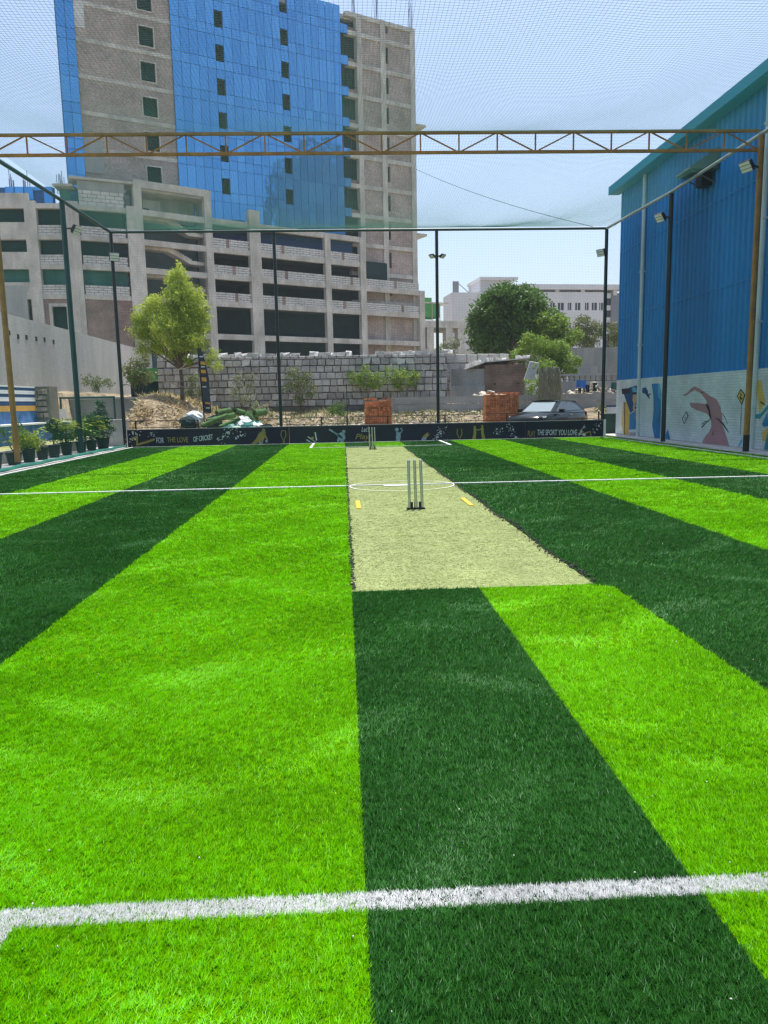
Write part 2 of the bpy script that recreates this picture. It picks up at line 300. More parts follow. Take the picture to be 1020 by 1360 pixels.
# --- turf fibres: real blades, denser and finer near the camera
def blades(y0, y1, dens, width, segs, hgt, side=2.0):
    out = {k: [[], [], []] for k in tm}
    wmax = max(.515*y1+side, 1); xl, xr = max(FX0+.02, -wmax*.94), min(FX1-.02, wmax*1.04)
    n = int((xr-xl)*(y1-y0)*dens); TF = 9; nt_ = n//TF; n = nt_*TF                # blades stand in tufts
    x = np.repeat(RNG.uniform(xl, xr, nt_), TF)+RNG.normal(0, width*1.7, n); y = np.repeat(RNG.uniform(y0, y1, nt_), TF)+RNG.normal(0, width*1.7, n); tval = np.repeat(RNG.beta(1.2, 1.2, nt_), TF)
    lim = .515*y+side; k = (x > -lim*.98) & (x < lim*1.07) & (y > y0-.02) & (y < y1+.02); x, y, tval = x[k], y[k], tval[k]; n = len(x)
    cls = np.zeros(n, int)                                    # 0 bright 1 dark 2 pitch 3 white
    for a, b, kk in STRIPS:
        s = (x >= a) & (x < b)
        if kk == 'dark': cls[s] = 1
        if kk == 'mid':
            cls[s & ((x < SPLIT) | ((x > PX1-.05) & (y > PY0-.05-.6*(x-PX1)) & (y < PY1)))] = 1
    wob = .018*np.sin(y*2.3)+.012*np.sin(y*7.1+x)
    cls[(x > PX0+.02) & (x < PX1+wob) & (y > PY0+.02*np.sin(x*3)) & (y < PY1)] = 2
    edge = (cls == 2)
    dl = np.full(n, 9.)
    for l in LINES: dl = np.minimum(dl, seg_d(x, y, l))
    isw = (dl + RNG.normal(0, .004, n) < 0) & (cls != 2); cls[isw] = 3
    cr = np.abs(np.hypot(x-cx, (y-cy_)/.86)-(rr-.02)) < .05
    keep = ~((cls == 2) & (cr | (dl < .01) | ((np.abs(y-13.85) < .1) & (x > .7) & (x < 1.22)) | ((np.abs(y-11.35) < .47) & ((np.abs(x-.19) < .045) | (np.abs(x-1.87) < .045)))))
    keep &= ~((cls == 2) & (RNG.random(n) < .35))
    x, y, cls, tval = x[keep], y[keep], cls[keep], tval[keep]; n = len(x)
    h = hgt*RNG.uniform(.6, 1.2, n)*(.75+.5*tval); h[cls == 2] *= .27; h[cls == 3] *= .62
    # pile direction drifts slowly over the field
    ang = RNG.uniform(0, 2*np.pi, n); pile = 1.1*np.sin(x*.9+.6*np.sin(y*.7)) + .8*np.sin(y*.55+x*.3)
    lx = np.cos(ang)*.75 + .35*np.cos(pile); ly = np.sin(ang)*.75 + .35*np.sin(pile)-.1
    ln = h*RNG.uniform(.45, 1.15, n); lx, ly = lx*ln, ly*ln
    wa = ang + np.pi/2 + RNG.normal(0, .5, n); wd = width*RNG.uniform(.7, 1.3, n)/2; wx, wy = np.cos(wa)*wd, np.sin(wa)*wd
    val = np.clip(RNG.beta(1.15, 1.3, n)*.5+tval*.5 + .10*np.sin(x*3.1+np.sin(y*2))*np.sin(y*2.7), 0, 1)
    streak = np.clip(np.sin(y*7.3+2.9*np.sin(x*2.1+y))*np.sin(x*2.4+1.3*np.sin(y*3.1))*np.sin(y*2.3-x*1.7)-.2, 0, 1)      # pile brushed flat by play, its sheen painted into the fibre colour
    scuff = np.exp(-((x-1.05)/.55)**2)*(np.exp(-((y-9.6)/.7)**2)+.8*np.exp(-((y-12.3)/.6)**2)+.7*np.exp(-((y-23.6)/1.)**2))
    val = np.clip(np.where(cls == 2, val-.45*scuff*RNG.random(n), val+.45*streak*RNG.random(n)), 0, 1)
    h = h*(1-.2*np.clip(streak*2, 0, 1))
    glint = RNG.random(n) < .03+.10*streak; val[glint & (cls < 2)] = 1  # glints painted by giving random fibres the palest colour
    z0 = np.where(cls == 2, .003, -.002)
    if segs == 2:
        V = np.stack([np.stack([x-wx, y-wy, z0], -1), np.stack([x+wx, y+wy, z0], -1),
                      np.stack([x+lx*.42-wx*.85, y+ly*.42-wy*.85, z0+h*.62], -1), np.stack([x+lx*.42+wx*.85, y+ly*.42+wy*.85, z0+h*.62], -1),
                      np.stack([x+lx, y+ly, z0+h*.92], -1)], 1)
        tri = np.array([[0,1,3],[0,3,2],[2,3,4]])
    else:
        V = np.stack([np.stack([x-wx, y-wy, z0], -1), np.stack([x+wx, y+wy, z0], -1), np.stack([x+lx, y+ly, z0+h], -1)], 1)
        tri = np.array([[0,1,2]])
    res = {}
    for ci, kk in enumerate(('bright', 'dark', 'pitch', 'white')):
        s = cls == ci
        if s.any(): res[kk] = (V[s], tri, np.repeat(val[s], V.shape[1]))
    return res
acc = {k: ([], [], [], 0) for k in tm}
acc = {k: {'V': [], 'F': [], 'a': [], 'n': 0} for k in tm}
for args in ((1.2, 2.9, 66000, .0038, 1, .018), (2.9, 4.4, 36000, .0048, 1, .020), (4.4, 6.6, 14500, .0064, 1, .023), (6.6, 10, 6000, .0095, 1, .027), (10, 16, 2100, .015, 1, .03), (16, 29.55, 900, .022, 1, .028)):
    for kk, (V, tri, val) in blades(*args).items():
        A = acc[kk]; nv = V.shape[1]; m = len(V)
        A['F'].append((tri[None]+np.arange(m)[:, None, None]*nv+A['n']).reshape(-1, 3)); A['V'].append(V.reshape(-1, 3)); A['a'].append(val); A['n'] += m*nv
for kk, (V, tri, val) in blades(2.0, 2.35, 90000, .0036, 1, .019).items():     # the line itself is tufted extra dense
    if kk == 'white':
        A = acc[kk]; A['F'].append((tri[None]+np.arange(len(V))[:, None, None]*3+A['n']).reshape(-1, 3)); A['V'].append(V.reshape(-1, 3)); A['a'].append(val); A['n'] += len(V)*3
GN = {'bright': ('bright_grass', 'bright lime green artificial turf fibres'), 'dark': ('dark_grass', 'dark green artificial turf fibres'), 'pitch': ('pitch_grass', 'pale short fibres of the cricket pitch mat'), 'white': ('line_grass', 'white turf fibres of the field lines')}
for kk, A in acc.items():
    o = mesh_np(GN[kk][0], np.concatenate(A['V']), np.concatenate(A['F']), [tm[kk]], attr=np.concatenate(A['a']))
    link(o); tag(o, GN[kk][1], kind='stuff')

# --- paved edges
mt['paving'] = M('pale_paving', (.70,.69,.66), .85, .1, 1.2, (.52,.51,.49), fine=.15)
sheet('pavement', -9.75, -8.5, 12, 30.6, .012, mt['paving'], 'pale paved strip under the pots beside the field')
sheet('pavement', 10.72, 11.42, 8, 31.2, .05, mt['paving'], 'narrow pale paved strip at the foot of the mural wall')
sheet('pavement', 10.75, 13.2, 31.2, 33.0, .012, mt['paving'], 'pale paved corner by the dark green bin')

# crumbs of black infill along the seams of the pitch mat
n = 2600; sy = RNG.uniform(PY0, PY1, n); sd = RNG.random(n) < .72
sxx = np.where(sd, PX1+.03*np.sin(sy*2.3)+RNG.normal(0, .028, n), PX0+.015+RNG.normal(0, .012, n)); dens_ = RNG.random(n) < np.clip(1.15-(sy-6)/20, .2, 1); sxx, sy = sxx[dens_], sy[dens_]; n = len(sxx)
sz = RNG.uniform(.006, .016, n); c = np.stack([sxx, sy, np.full(n, .02)], -1); tet = np.array([[1,0,-.4],[-.6,.8,-.4],[-.6,-.8,-.4],[0,0,.9]])
V = (c[:, None]+tet[None]*sz[:, None, None]*RNG.uniform(.6, 1.4, (n, 4, 3))).reshape(-1, 3); F = (np.array([[0,1,3],[1,2,3],[2,0,3],[0,2,1]])[None]+np.arange(n)[:, None, None]*4).reshape(-1, 3)
o = mesh_np('infill_crumbs', V, F, [M('rubber_crumb', (.035,.04,.03), .9, .3, 20)]); link(o); tag(o, 'dark infill crumbs gathered along the pitch mat seams', kind='stuff')

# pale bits of lint and grit caught in the pile
n = 150; gy = 1.3+RNG.random(n)**1.6*14; gx = (RNG.uniform(-1, 1, n)*(.5*gy+.6)); k = ~((gx > PX0) & (gx < PX1) & (gy > PY0)); gx, gy = gx[k], gy[k]; n = len(gx); sz = RNG.uniform(.0014, .0042, n)*(1+gy*.06)
c = np.stack([gx, gy, np.full(n, .018)], -1); V = (c[:, None]+tet[None]*sz[:, None, None]*RNG.uniform(.5, 1.6, (n, 4, 3))).reshape(-1, 3); F = (np.array([[0,1,3],[1,2,3],[2,0,3],[0,2,1]])[None]+np.arange(n)[:, None, None]*4).reshape(-1, 3)
o = mesh_np('turf_grit', V, F, [M('pale_grit', (.66,.66,.56), .9, .2, 30)]); link(o); tag(o, 'pale specks of grit caught in the turf', kind='stuff')
# ================================================================== UNFINISHED TOWER AND CAR-PARK PODIUM
def glassmat():
    m, n, b = nodes('blue_reflective_glass'); L = n.links.new
    oi = n.nodes.new('ShaderNodeObjectInfo'); rp = n.nodes.new('ShaderNodeValToRGB')
    rp.color_ramp.elements[0].color = (.085,.33,.70,1); rp.color_ramp.elements[1].color = (.13,.44,.84,1); L(oi.outputs['Random'], rp.inputs[0])
    L(rp.outputs[0], b.inputs['Base Color']); b.inputs['Metallic'].default_value = .62; b.inputs['Roughness'].default_value = .05; b.inputs['Specular IOR Level'].default_value = .6
    geo = n.nodes.new('ShaderNodeNewGeometry'); no = n.nodes.new('ShaderNodeTexNoise'); no.inputs['Scale'].default_value = .5; no.inputs['Detail'].default_value = 2; L(geo.outputs['Position'], no.inputs['Vector'])
    bp = n.nodes.new('ShaderNodeBump'); bp.inputs['Strength'].default_value = .2; bp.inputs['Distance'].default_value = .15; L(no.outputs[0], bp.inputs['Height']); L(bp.outputs[0], b.inputs['Normal'])
    return m
mt['glass'] = glassmat()
mt['mullion'] = M('dark_blue_mullion', (.03,.12,.32), .5, .1, 3)
mt['void'] = M('dark_unlit_room', (.015,.050,.050), .95, .3, 1)  # darkness of the rooms painted as colour on opening panels and core
UNIT = MB(); UNIT.box(-.5,.5,-.5,.5,-.5,.5)
def unit_mesh(name, mat):
    me = bpy.data.meshes.new(name); me.from_pydata(UNIT.v, [], UNIT.f); me.materials.append(mat); me.update(); return me
def piece(name, me, parent, c, sc, rot=None):
    o = bpy.data.objects.new(name, me); link(o, parent, c); o.scale = sc
    if rot: o.rotation_euler = rot
    return o

TP = Plane((-31.5, 91.5), (11.5, 113.0))                     # tower street front
TOP = 53.3
tower = thing('office_tower', TP.pt(TP.L/2, 0, -8), 'tall unfinished office tower with blue glass front and bare brick sides', 'building')
uT = lambda x, y=150: TP.px(x, y)[0]
u_l, u_s, u_g0, u_g1, u_gap, u_r = 0.9, uT(104, 100), uT(231, 120), uT(464, 150), uT(476, 150), TP.L
# floor levels from the window rows
zf = [15.0+3.9*i for i in range(11)]
zw = TP.px(203.8, 188.2)[1]                                   # sill-to-head centre of one left window
WZ = [zw+3.9*i for i in range(-3, 7)]
def win_holes(u0, u1, zs, h): return [(u0, u1, z-h/2, z+h/2) for z in zs]
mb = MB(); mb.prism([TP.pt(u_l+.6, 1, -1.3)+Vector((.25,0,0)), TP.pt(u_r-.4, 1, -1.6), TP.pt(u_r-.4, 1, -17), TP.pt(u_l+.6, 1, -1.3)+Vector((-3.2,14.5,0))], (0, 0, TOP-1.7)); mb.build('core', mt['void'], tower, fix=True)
# left brick bay
wl0, wl1 = uT(188, 100), uT(207, 100)
holesL = win_holes(wl0, wl1, WZ, 2.1)
mb = MB(); TP.wall(mb, u_s, u_g0, 1, TOP, holesL, -.55, -.2); mb.build('brick_wall', mt['towerbrick'], tower)
for h in holesL:
    fr = MB(); a = .14
    for q in ((h[0]-a, h[0], h[2]-a, h[3]+a), (h[1], h[1]+a, h[2]-a, h[3]+a), (h[0], h[1], h[2]-a, h[2]), (h[0], h[1], h[3], h[3]+a)): TP.box(fr, *q, -.5, -.12)
    w = fr.build('window_frame', mt['concrete'], tower)
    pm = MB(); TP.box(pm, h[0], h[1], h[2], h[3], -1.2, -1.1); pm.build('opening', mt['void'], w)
for i, z in enumerate(WZ):                                    # rough concrete bands with patches of old render
    mb = MB(); TP.box(mb, u_s+.02, u_g0-.02, z-2.0, z-1.55, -.3, -.13); mb.build('floor_band', mt['concrete'], tower)
mb = MB(); TP.box(mb, u_s, u_s+1.1, TP.px(150, 45)[1], TOP, -.3, -.1); mb.build('render_patch', mt['block'], tower)
mb = MB(); z0 = TP.px(115, 228)[1]; z1 = TP.px(115, 183)[1]; TP.box(mb, u_s, uT(137, 200), z0, z1, -.3, -.08); mb.build('render_patch', mt['plaster'], tower)
# glazed side strip and glazed front: one pane each
me_g = unit_mesh('glass_pane', mt['glass'])
ang = math.atan2(TP.t.y, TP.t.x)
def pane(u0, u1, z0, z1, o=.0, par=None):
    g = .026; c = TP.pt((u0+u1)/2, (z0+z1)/2, o)
    piece('glass_pane', me_g, par or tower, c, (u1-u0-2*g, .06, z1-z0-2*g), (random.gauss(0, .0035), 0, ang+random.gauss(0, .0035)))
mb = MB(); TP.box(mb, u_l, u_s, 24, TOP, -.6, -.12); mb.build('mullion_frame', mt['mullion'], tower)
gz0 = 22.6
z = 25.4-3.9; rows = []
while z < TOP-.3:
    rows += [(z, z+1.15, 's'), (z+1.15, z+3.9, 'v')]; z += 3.9
# align spandrel rows with the photographed bands
shift = (TP.px(290, 90)[1]) % 3.9 - (25.4+.2) % 3.9
rows = [(a+shift, min(b+shift, TOP+.4), k) for a, b, k in rows if a+shift < TOP]
nside = 2
for j in range(nside):
    a, b = u_l+(u_s-u_l)*j/nside, u_l+(u_s-u_l)*(j+1)/nside
    for r0, r1, k in rows: pane(a, b, r0, r1)
NC = 22; du = (u_g1-u_g0)/NC
ucol = lambda u: int((u-u_g0)/du)
ca, cb_ = ucol(uT(289, 110)), ucol(uT(380, 110))
opens = []
WA = [TP.px(285.2, 24.2)[1]-3.9*i for i in range(-1, 6)]; WBz = [TP.px(375.7, 5.6)[1]-3.9*i for i in range(0, 7)]
npane = 0
mb = MB(); skip = []
for c in range(NC):
    a, b = u_g0+du*c, u_g0+du*(c+1)
    for r0, r1, k in rows:
        m = (r0+r1)/2
        if r1 < gz0: continue
        if c == NC-1 and k == 'v': continue                   # panes still missing at the ragged edge
        segs = [(r0, r1)]
        for zz in (WA if c == ca else WBz if c == cb_ else ()):
            ns = []
            for s0, s1 in segs:
                h0, h1 = zz-.95, zz+.95
                if h1 <= s0 or h0 >= s1: ns.append((s0, s1))
                else:
                    if h0-s0 > .25: ns.append((s0, h0))
                    if s1-h1 > .25: ns.append((h1, s1))
            segs = ns
        for s0, s1 in segs:
            if s1 > s0+.2: pane(a, b, s0, s1); npane += 1
# mullion backing with the vents left open
hs = [(u_g0+du*ca+.04, u_g0+du*(ca+1)-.04, zz-.95, zz+.95) for zz in WA]+[(u_g0+du*cb_+.04, u_g0+du*(cb_+1)-.04, zz-.95, zz+.95) for zz in WBz]
hs += [(u_g1-du, u_g1, r0, r1) for r0, r1, k in rows if k == 'v']
mb = MB(); TP.wall(mb, u_g0, u_g1, gz0-.5, TOP, hs, -.3, -.06); mb.build('mullion_frame', mt['mullion'], tower)
# open slot, frame columns and brick infill on the right
for u0, u1 in ((u_gap, u_gap+.75), (uT(508, 200), uT(508, 200)+.8), (u_r-.8, u_r)):
    mb = MB(); TP.box(mb, u0, u1, 1, TOP, -.9, -.02); mb.build('column', mt['concrete'], tower)
zr = TP.px(516, 268)[1]; WR = [zr+3.9*i for i in range(-3, 7)]
for z in [w-2.05 for w in WR]+[TOP]:
    mb = MB(); TP.box(mb, u_g1-.2, u_r+.02, z-.55, z, -.8, -.06); mb.build('floor_beam', mt['concrete'], tower)
uwr0, uwr1 = uT(508, 200)+.85, uT(519, 200)
holesR = [(uwr0, uwr1, w-1.2, w+.95) for w in WR]
mb = MB(); TP.wall(mb, u_gap+.7, u_r-.7, 1, TOP-.5, holesR, -.6, -.25); mb.build('brick_wall', mt['towerbrick'], tower)
gaph = [(u_g1+.1, u_gap, w-1.4, w+1.3) for w in WR[:3]] + [(u_g1-.3, u_gap, w-1.5, w+1.75) for w in WR[3:]]
zc = gz0-6
for h in gaph+[(0, 0, TOP-.5, TOP)]:
    if h[2] > zc: mb = MB(); TP.box(mb, u_g1, u_gap, zc, h[2], -.9, -.4); mb.build('brick_infill', mt['redbrick'], tower)
    zc = h[3]
for h in holesR:
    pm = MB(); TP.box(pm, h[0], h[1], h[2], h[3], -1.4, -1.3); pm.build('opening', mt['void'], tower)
# return wall, canopy ledges, roof slab, starter bars
mb = MB(); TP.box(mb, u_r-.35, u_r-.02, 1, TOP, -17, -.95); mb.build('side_wall', mt['towerbrick'], tower)
for y in (165, 310):
    z = TP.px(553, y)[1]; mb = MB(); TP.box(mb, u_r, u_r+1.5, z-.3, z, -5, .3); mb.build('ledge', mt['concrete'], tower)
mb = MB(); TP.box(mb, u_l+6, u_r-.4, TOP-.6, TOP-.05, -15, -.95); mb.build('roof_slab', mt['concrete'], tower)
mt['rebar'] = M('rebar_blue_grey', (.25,.30,.42), .7, .1, 3)
for x in (474, 503, 548):
    mb = MB(); u = uT(x, 30); u = min(u, u_r-.4)
    for k in range(7): 
        p = TP.pt(u+random.uniform(-.35,.35), TOP-.1, -.5+random.uniform(-.3,.3)); mb.bar(p, p+Vector((random.uniform(-.15,.15), 0, random.uniform(2.6,4.0))), .06, .06)
    mb.build('starter_bars', mt['rebar'], tower)

# ------------------------------------------------------------------ podium (open car-park decks)
PP = Plane((-23.1, 90.74), (12.0, 112.5)); P2 = Plane((-29.5, 88.2), (-23.1, 90.74)); P1 = Plane((-44.0, 87.6), (-29.5, 88.2))
FL = [10.1, 14.1, 17.35, 20.5, 23.8]
pod = thing('parking_structure', PP.pt(PP.L/2, 0, -6), 'bare concrete car park frame with open decks and white block parapets', 'building')
def blockwall(pl, u0, u1, z0, z1, parent, o=-.12, red=None):
    bw, bh = .95, (z1-z0)/4; mb = MB(); pl.box(mb, u0, u1, z0, z1, o-.2, o-.035, 1)
    for r in range(4):
        u = u0 - (.48 if r % 2 else 0)
        while u < u1:
            a, b = max(u, u0)+.03, min(u+bw, u1)-.03
            if b-a > .08:
                j = random.uniform(0, .025); pl.box(mb, a, b, z0+r*bh+.03, z0+(r+1)*bh-.03, o-.1, o+j, 0)
            u += bw
    if red: pl.box(mb, red[0], red[0]+.42, z0+.02, z1-.02, o-.1, o+.035, 2)
    return tag(mb.build('block_parapet', [mt['block'], mt['mortar'], mt['redbrick']], parent), kind='stuff')
def col(pl, u, z0, z1, w, parent, o0=-.6, o1=.12):
    mb = MB(); pl.box(mb, u-w/2, u+w/2, z0, z1, o0, o1); return mb.build('column', mt['concrete'], parent)
def beam(pl, u0, u1, z, parent, up=.25, dn=.42, o1=.02):
    mb = MB(); pl.box(mb, u0, u1, z-dn, z+up, -.5, o1); return mb.build('beam', mt['concrete'], parent)
uc = [PP.px(190, 380)[0], PP.px(282, 400)[0], PP.px(342, 400)[0], PP.px(437, 400)[0], PP.px(483, 400)[0], PP.L]
wc = [.9, .9, 1.5, .85, .9, .9]
for k, (u, w) in enumerate(zip(uc, wc)):
    col(PP, u, .5, 27.2 if k == 0 else 26.6 if k == 1 else 25.6 if k == 2 else 24.0 if k < 5 else 17.6, w, pod)
for k in range(1, 5):
    for i, z in enumerate(FL):
        if k == 4 and i > 2: continue
        beam(PP, uc[k]+wc[k]/2, uc[k+1]-wc[k+1]/2, z, pod)
        if 0 < i < 4 and not (k == 4 and i > 2):
            a, b = uc[k]+wc[k]/2, uc[k+1]-wc[k+1]/2; m = a+random.uniform(.3, .75)*(b-a)
            blockwall(PP, a, b, z+.25, z+1.3, pod, red=(m, m+.7))
for i, z in enumerate(FL):                                   # deck slabs
    mb = MB(); PP.box(mb, uc[1], PP.L if i < 3 else uc[4]+.3, z-.25, z+.05, -13, -.55); mb.build('deck_slab', mt['concrete_shaded'], pod)
mb = MB(); PP.box(mb, 0, PP.L-.5, .5, 23.4, -13.4, -13.05); mb.build('back_wall_painted_shade', mt['cloth_and_shade_dark'], pod)  # dark teal stands in for shade deep inside the decks
for k in range(1, 5):                                        # inner column row
    for j in (1, 2): 
        u = uc[k]+(uc[k+1]-uc[k])*(j-.5)/2; col(PP, u, .5, 17 if k == 4 else 23.5, .8, pod, -7.0, -6.2)
mb = MB(); PP.box(mb, uc[4]+.5, PP.L-.4, FL[2]+1.0, FL[2]+1.15, -.4, -.3); mb.build('guard_rail', mt['concrete'], pod)
# lighter shade cloth hung behind the upper right opening
mb = MB(); PP.box(mb, uc[4]+.6, uc[4]+4.6, FL[2]+1.3, FL[3]+.6, -.75, -.7); mb.build('shade_cloth', mt['cloth_and_shade_dark'], pod)
# stair bay
a, b = uc[0]+.45, uc[1]-.45
for z in (10.1, 14.1, 17.35, 20.5, 23.8): beam(PP, a, b, z, pod, .2, .45)
beam(PP, a-.9, b+.9, 26.9, pod, .25, .55, .15)
mb = MB(); PP.box(mb, a, b, 23.6, 26.4, -3.3, -3.1); mb.build('stair_wall', mt['plaster'], pod)
mb = MB(); PP.box(mb, a-.4, a-.15, 1, 26.4, -3.1, -.65); mb.build('stair_side_wall', mt['plaster'], pod); mb = MB(); PP.box(mb, b+.15, b+.4, 1, 26.4, -3.1, -.65); mb.build('stair_side_wall', mt['plaster'], pod)
mb = MB(); PP.box(mb, a+.0, b, 1, 23.4, -3.3, -3.1); mb.build('stair_wall', mt['concrete_shaded'], pod)
mb = MB(); PP.box(mb, a-.9, b+.9, 26.2, 26.34, -3.3, -.55); mb.build('stair_roof', mt['concrete'], pod)
mb = MB(); PP.box(mb, a+1.1, a+3.2, 23.9, 25.9, -3.08, -3.0); mb.build('wall_panel', mt['block'], pod)
mb = MB(); PP.box(mb, a+1.1, a+1.8, 23.9, 24.9, -2.99, -2.95); mb.build('doorway', mt['void'], pod)
for z in (23.8, 20.5, 17.35, 14.1):                            # folded flights seen edge on
    q = [(a, z-.25), (a+3.2, z-.25), (b-1.6, z-1.55), (b, z-1.62), (b, z-2.02), (b-1.75, z-1.98), (a+3.0, z-.72), (a, z-.72)]
    mb = MB(); mb.prism([PP.pt(u, zz, -.75) for u, zz in q], PP.n*-1.4); mb.build('stair_flight', mt['concrete'], pod, fix=True)
    mb = MB(); n = 9
    for s in range(n):
        u = a+3.2+(b-1.6-a-3.2)*s/n; zz = z-.25-1.3*s/n; PP.box(mb, u, u+(b-4.8-a)/n*.9, zz-.12, zz+.06, -2.1, -.72)
    mb.build('steps', mt['concrete'], pod)
# left wing, two faces
for pl, us, blocks in ((P2, [0.35, P2.L-.5], True), (P1, [P1.px(-6, 330)[0]-5, P1.px(44, 330)[0], P1.L-.35], None)):
    for u in us: col(pl, u, 1, 24.2, .95 if pl is P2 else 1.25, pod)
    for i, z in enumerate(FL[1:]):
        for u0, u1 in zip(us, us[1:]):
            w0, w1 = u0+.6, u1-.6
            beam(pl, w0-.1, w1+.1, z, pod, .15, .38)
            frontal = pl is P1 and u0 == us[0]
            if i < 3 or (pl is P2):
                if frontal:
                    mb = MB(); pl.box(mb, w0, w1, z+.15, z+1.45, -.3, 0); mb.build('parapet', mt['concrete'], pod)
                else: blockwall(pl, w0, w1, z+.15, z+(1.2 if i < 3 else 1.75), pod)
            if i < 3:
                mb = MB(); pl.box(mb, w0, w1, z+1.0, FL[i+2]-.3, -.95, -.9)
                mb.build('shade_cloth', mt['shadecloth'] if i == 0 else mt['cloth_and_shade_dark'], pod)
    for i, z in enumerate(FL[1:]):
        mb = MB(); pl.box(mb, us[0], us[-1], z-.25, z+.05, -9, -.55); mb.build('deck_slab', mt['concrete_shaded'], pod)
u0, u1 = P1.px(44, 330)[0]+.6, P1.L-.95
d0, d1 = P1.px(70, 420)[0], P1.px(89, 420)[0]; dz = P1.px(80, 407)[1]
mb = MB(); P1.wall(mb, u0, u1, 1, 13.7, [(d0, d1, 3, dz)], -.45, -.1); mb.build('brick_wall', mt['redbrick'], pod)
fr = MB(); P1.box(fr, d0-.35, d0, 3, dz+.35, -.4, -.05); P1.box(fr, d1, d1+.35, 3, dz+.35, -.4, -.05); P1.box(fr, d0, d1, dz, dz+.35, -.4, -.05); df = fr.build('door_frame', mt['concrete'], pod)
mb = MB(); P1.box(mb, d0, d1, 3, dz, -1.0, -.9); mb.build('door_opening', mt['cloth_and_shade_dark'], df)  # dark panel painting the shade inside the doorway
mb = MB(); P2.box(mb, .85, P2.L-1, 1, 13.7, -.45, -.1); mb.build('brick_wall', mt['redbrick'], pod)
mb = MB(); P1.box(mb, 0, P1.px(40, 400)[0]-.3, 1, 15.2, -.4, .03); mb.build('plaster_wall', mt['plaster'], pod)
mb = MB(); P1.box(mb, 0, P1.L, 1, 24, -9.4, -9.1); mb.build('back_wall_painted_shade', mt['cloth_and_shade_dark'], pod)
# top storey of the left wing: grey wall, green cloth, blue glass band and bars
zt = P1.px(20, 256)[1]
mb = MB(); P1.box(mb, 0, P1.px(37, 260)[0], FL[4]+.15, zt, -.35, -.05); mb.build('parapet', mt['concrete'], pod)
mb = MB(); P1.box(mb, P1.px(74, 260)[0], P1.L-.4, FL[4]+.15, P1.px(90, 247)[1], -1.6, -1.5); mb.build('shade_cloth', mt['shadecloth'], pod)
mb = MB(); P1.box(mb, P1.px(72, 260)[0]-.2, P1.L+.3, P1.px(90, 246)[1], P1.px(90, 243)[1], -2.4, -.2); mb.build('slab_edge', mt['concrete'], pod)
for x in (0, 13, 26, 38.5, 52):
    mb = MB(); ua, ub = P1.px(x, 255)[0], P1.px(x+12.6, 255)[0]
    if x == 38.5: P1.box(mb, ua+.04, ub-.04, P1.px(x, 248)[1], P1.px(x, 243)[1], -1.5, -1.4)
    else: P1.box(mb, ua+.04, ub-.04, zt-.6 if x < 38 else FL[4]+.2, P1.px(x, 243)[1], -1.5, -1.4)
    mb.build('glass_panel', mt['glass'], pod)
mb = MB(); zz = P1.px(10, 243)[1]; P1.box(mb, 0, P1.px(66, 255)[0], FL[4], zz-.05, -1.8, -1.55); mb.build('panel_frame', mt['mullion'], pod)
for x in (4, 10, 24, 32, 71, 78):
    mb = MB()
    for k in range(4):
        p = P1.pt(P1.px(x, 250)[0]+random.uniform(-.25,.25), zz-.6, -1.9+random.uniform(-.2,.2)); mb.bar(p, p+Vector((0, 0, random.uniform(1.2, 2.6))), .06, .06)
    mb.build('starter_bars', mt['rebar'], pod)
# wing beside the stair: grey upper wall
mb = MB(); P2.box(mb, .9, P2.L-1, FL[4]+1.75, P2.px(160, 240)[1]-.3, -.5, -.15); mb.build('plaster_wall', mt['plaster'], pod)
mb = MB(); P2.box(mb, .1, P2.L, P2.px(150, 236)[1]-.5, P2.px(150, 236)[1]-.25, -2.5, .1); mb.build('slab_edge', mt['concrete'], pod)
# low deck running off to the right of the tower
PR = Plane((12.0, 112.5), (30.0, 119.0))
mb = MB(); PR.box(mb, .45, 16.5, 12.4, 13.4, -8, 0); mb.build('deck_slab', mt['concrete'], pod)
for x in (572, 597, 613):
    u = PR.px(x, 440)[0]; col(PR, u, 1, 12.4, 1.1, pod, -1.2, -.05)
mb = MB(); PR.box(mb, .5, 16, 8.6, 9.3, -7, -.2); mb.build('beam', mt['concrete'], pod)
mb = MB(); PR.box(mb, .5, 7, 1, 8.6, -3, -2.8); mb.build('back_wall_painted_shade', mt['cloth_and_shade_dark'], pod)
for k in range(7):
    u = 7.2+k*1.35; mb = MB(); PR.box(mb, u, u+.8, 13.4, 13.4+random.uniform(.5, 1.0), -.7, -.05); mb.build('parapet_stub', mt['concrete'], pod)
mb = MB()
mt['greencloth'] = M('bright_green_cloth', (.10,.36,.10), .9, .15, .8)
gb = thing('scaffold_shelter', PR.pt(2.6, 13.4, -3), 'green cloth covered scaffold shelter on the car park roof', 'shelter')
mb = MB(); PR.box(mb, .8, 3.6, 14.0, 16.0, -4.2, -1.2); mb.build('cloth_cover', mt['greencloth'], gb)
mb = MB(); PR.box(mb, .5, 4.9, 16.0, 16.2, -4.4, -1.0); mb.build('roof_board', mt['concrete'], gb)
mb = MB(); PR.box(mb, .8, 2.4, 16.2, 16.9, -3.6, -1.6); mb.build('cloth_cap', mt['greencloth'], gb)
for u in (.85, 2.2, 3.5):
    mb = MB(); mb.bar(PR.pt(u, 13.4, -1.1), PR.pt(u, 16.0, -1.1), .12, .12); mb.build('pole', mt['concrete'], gb)

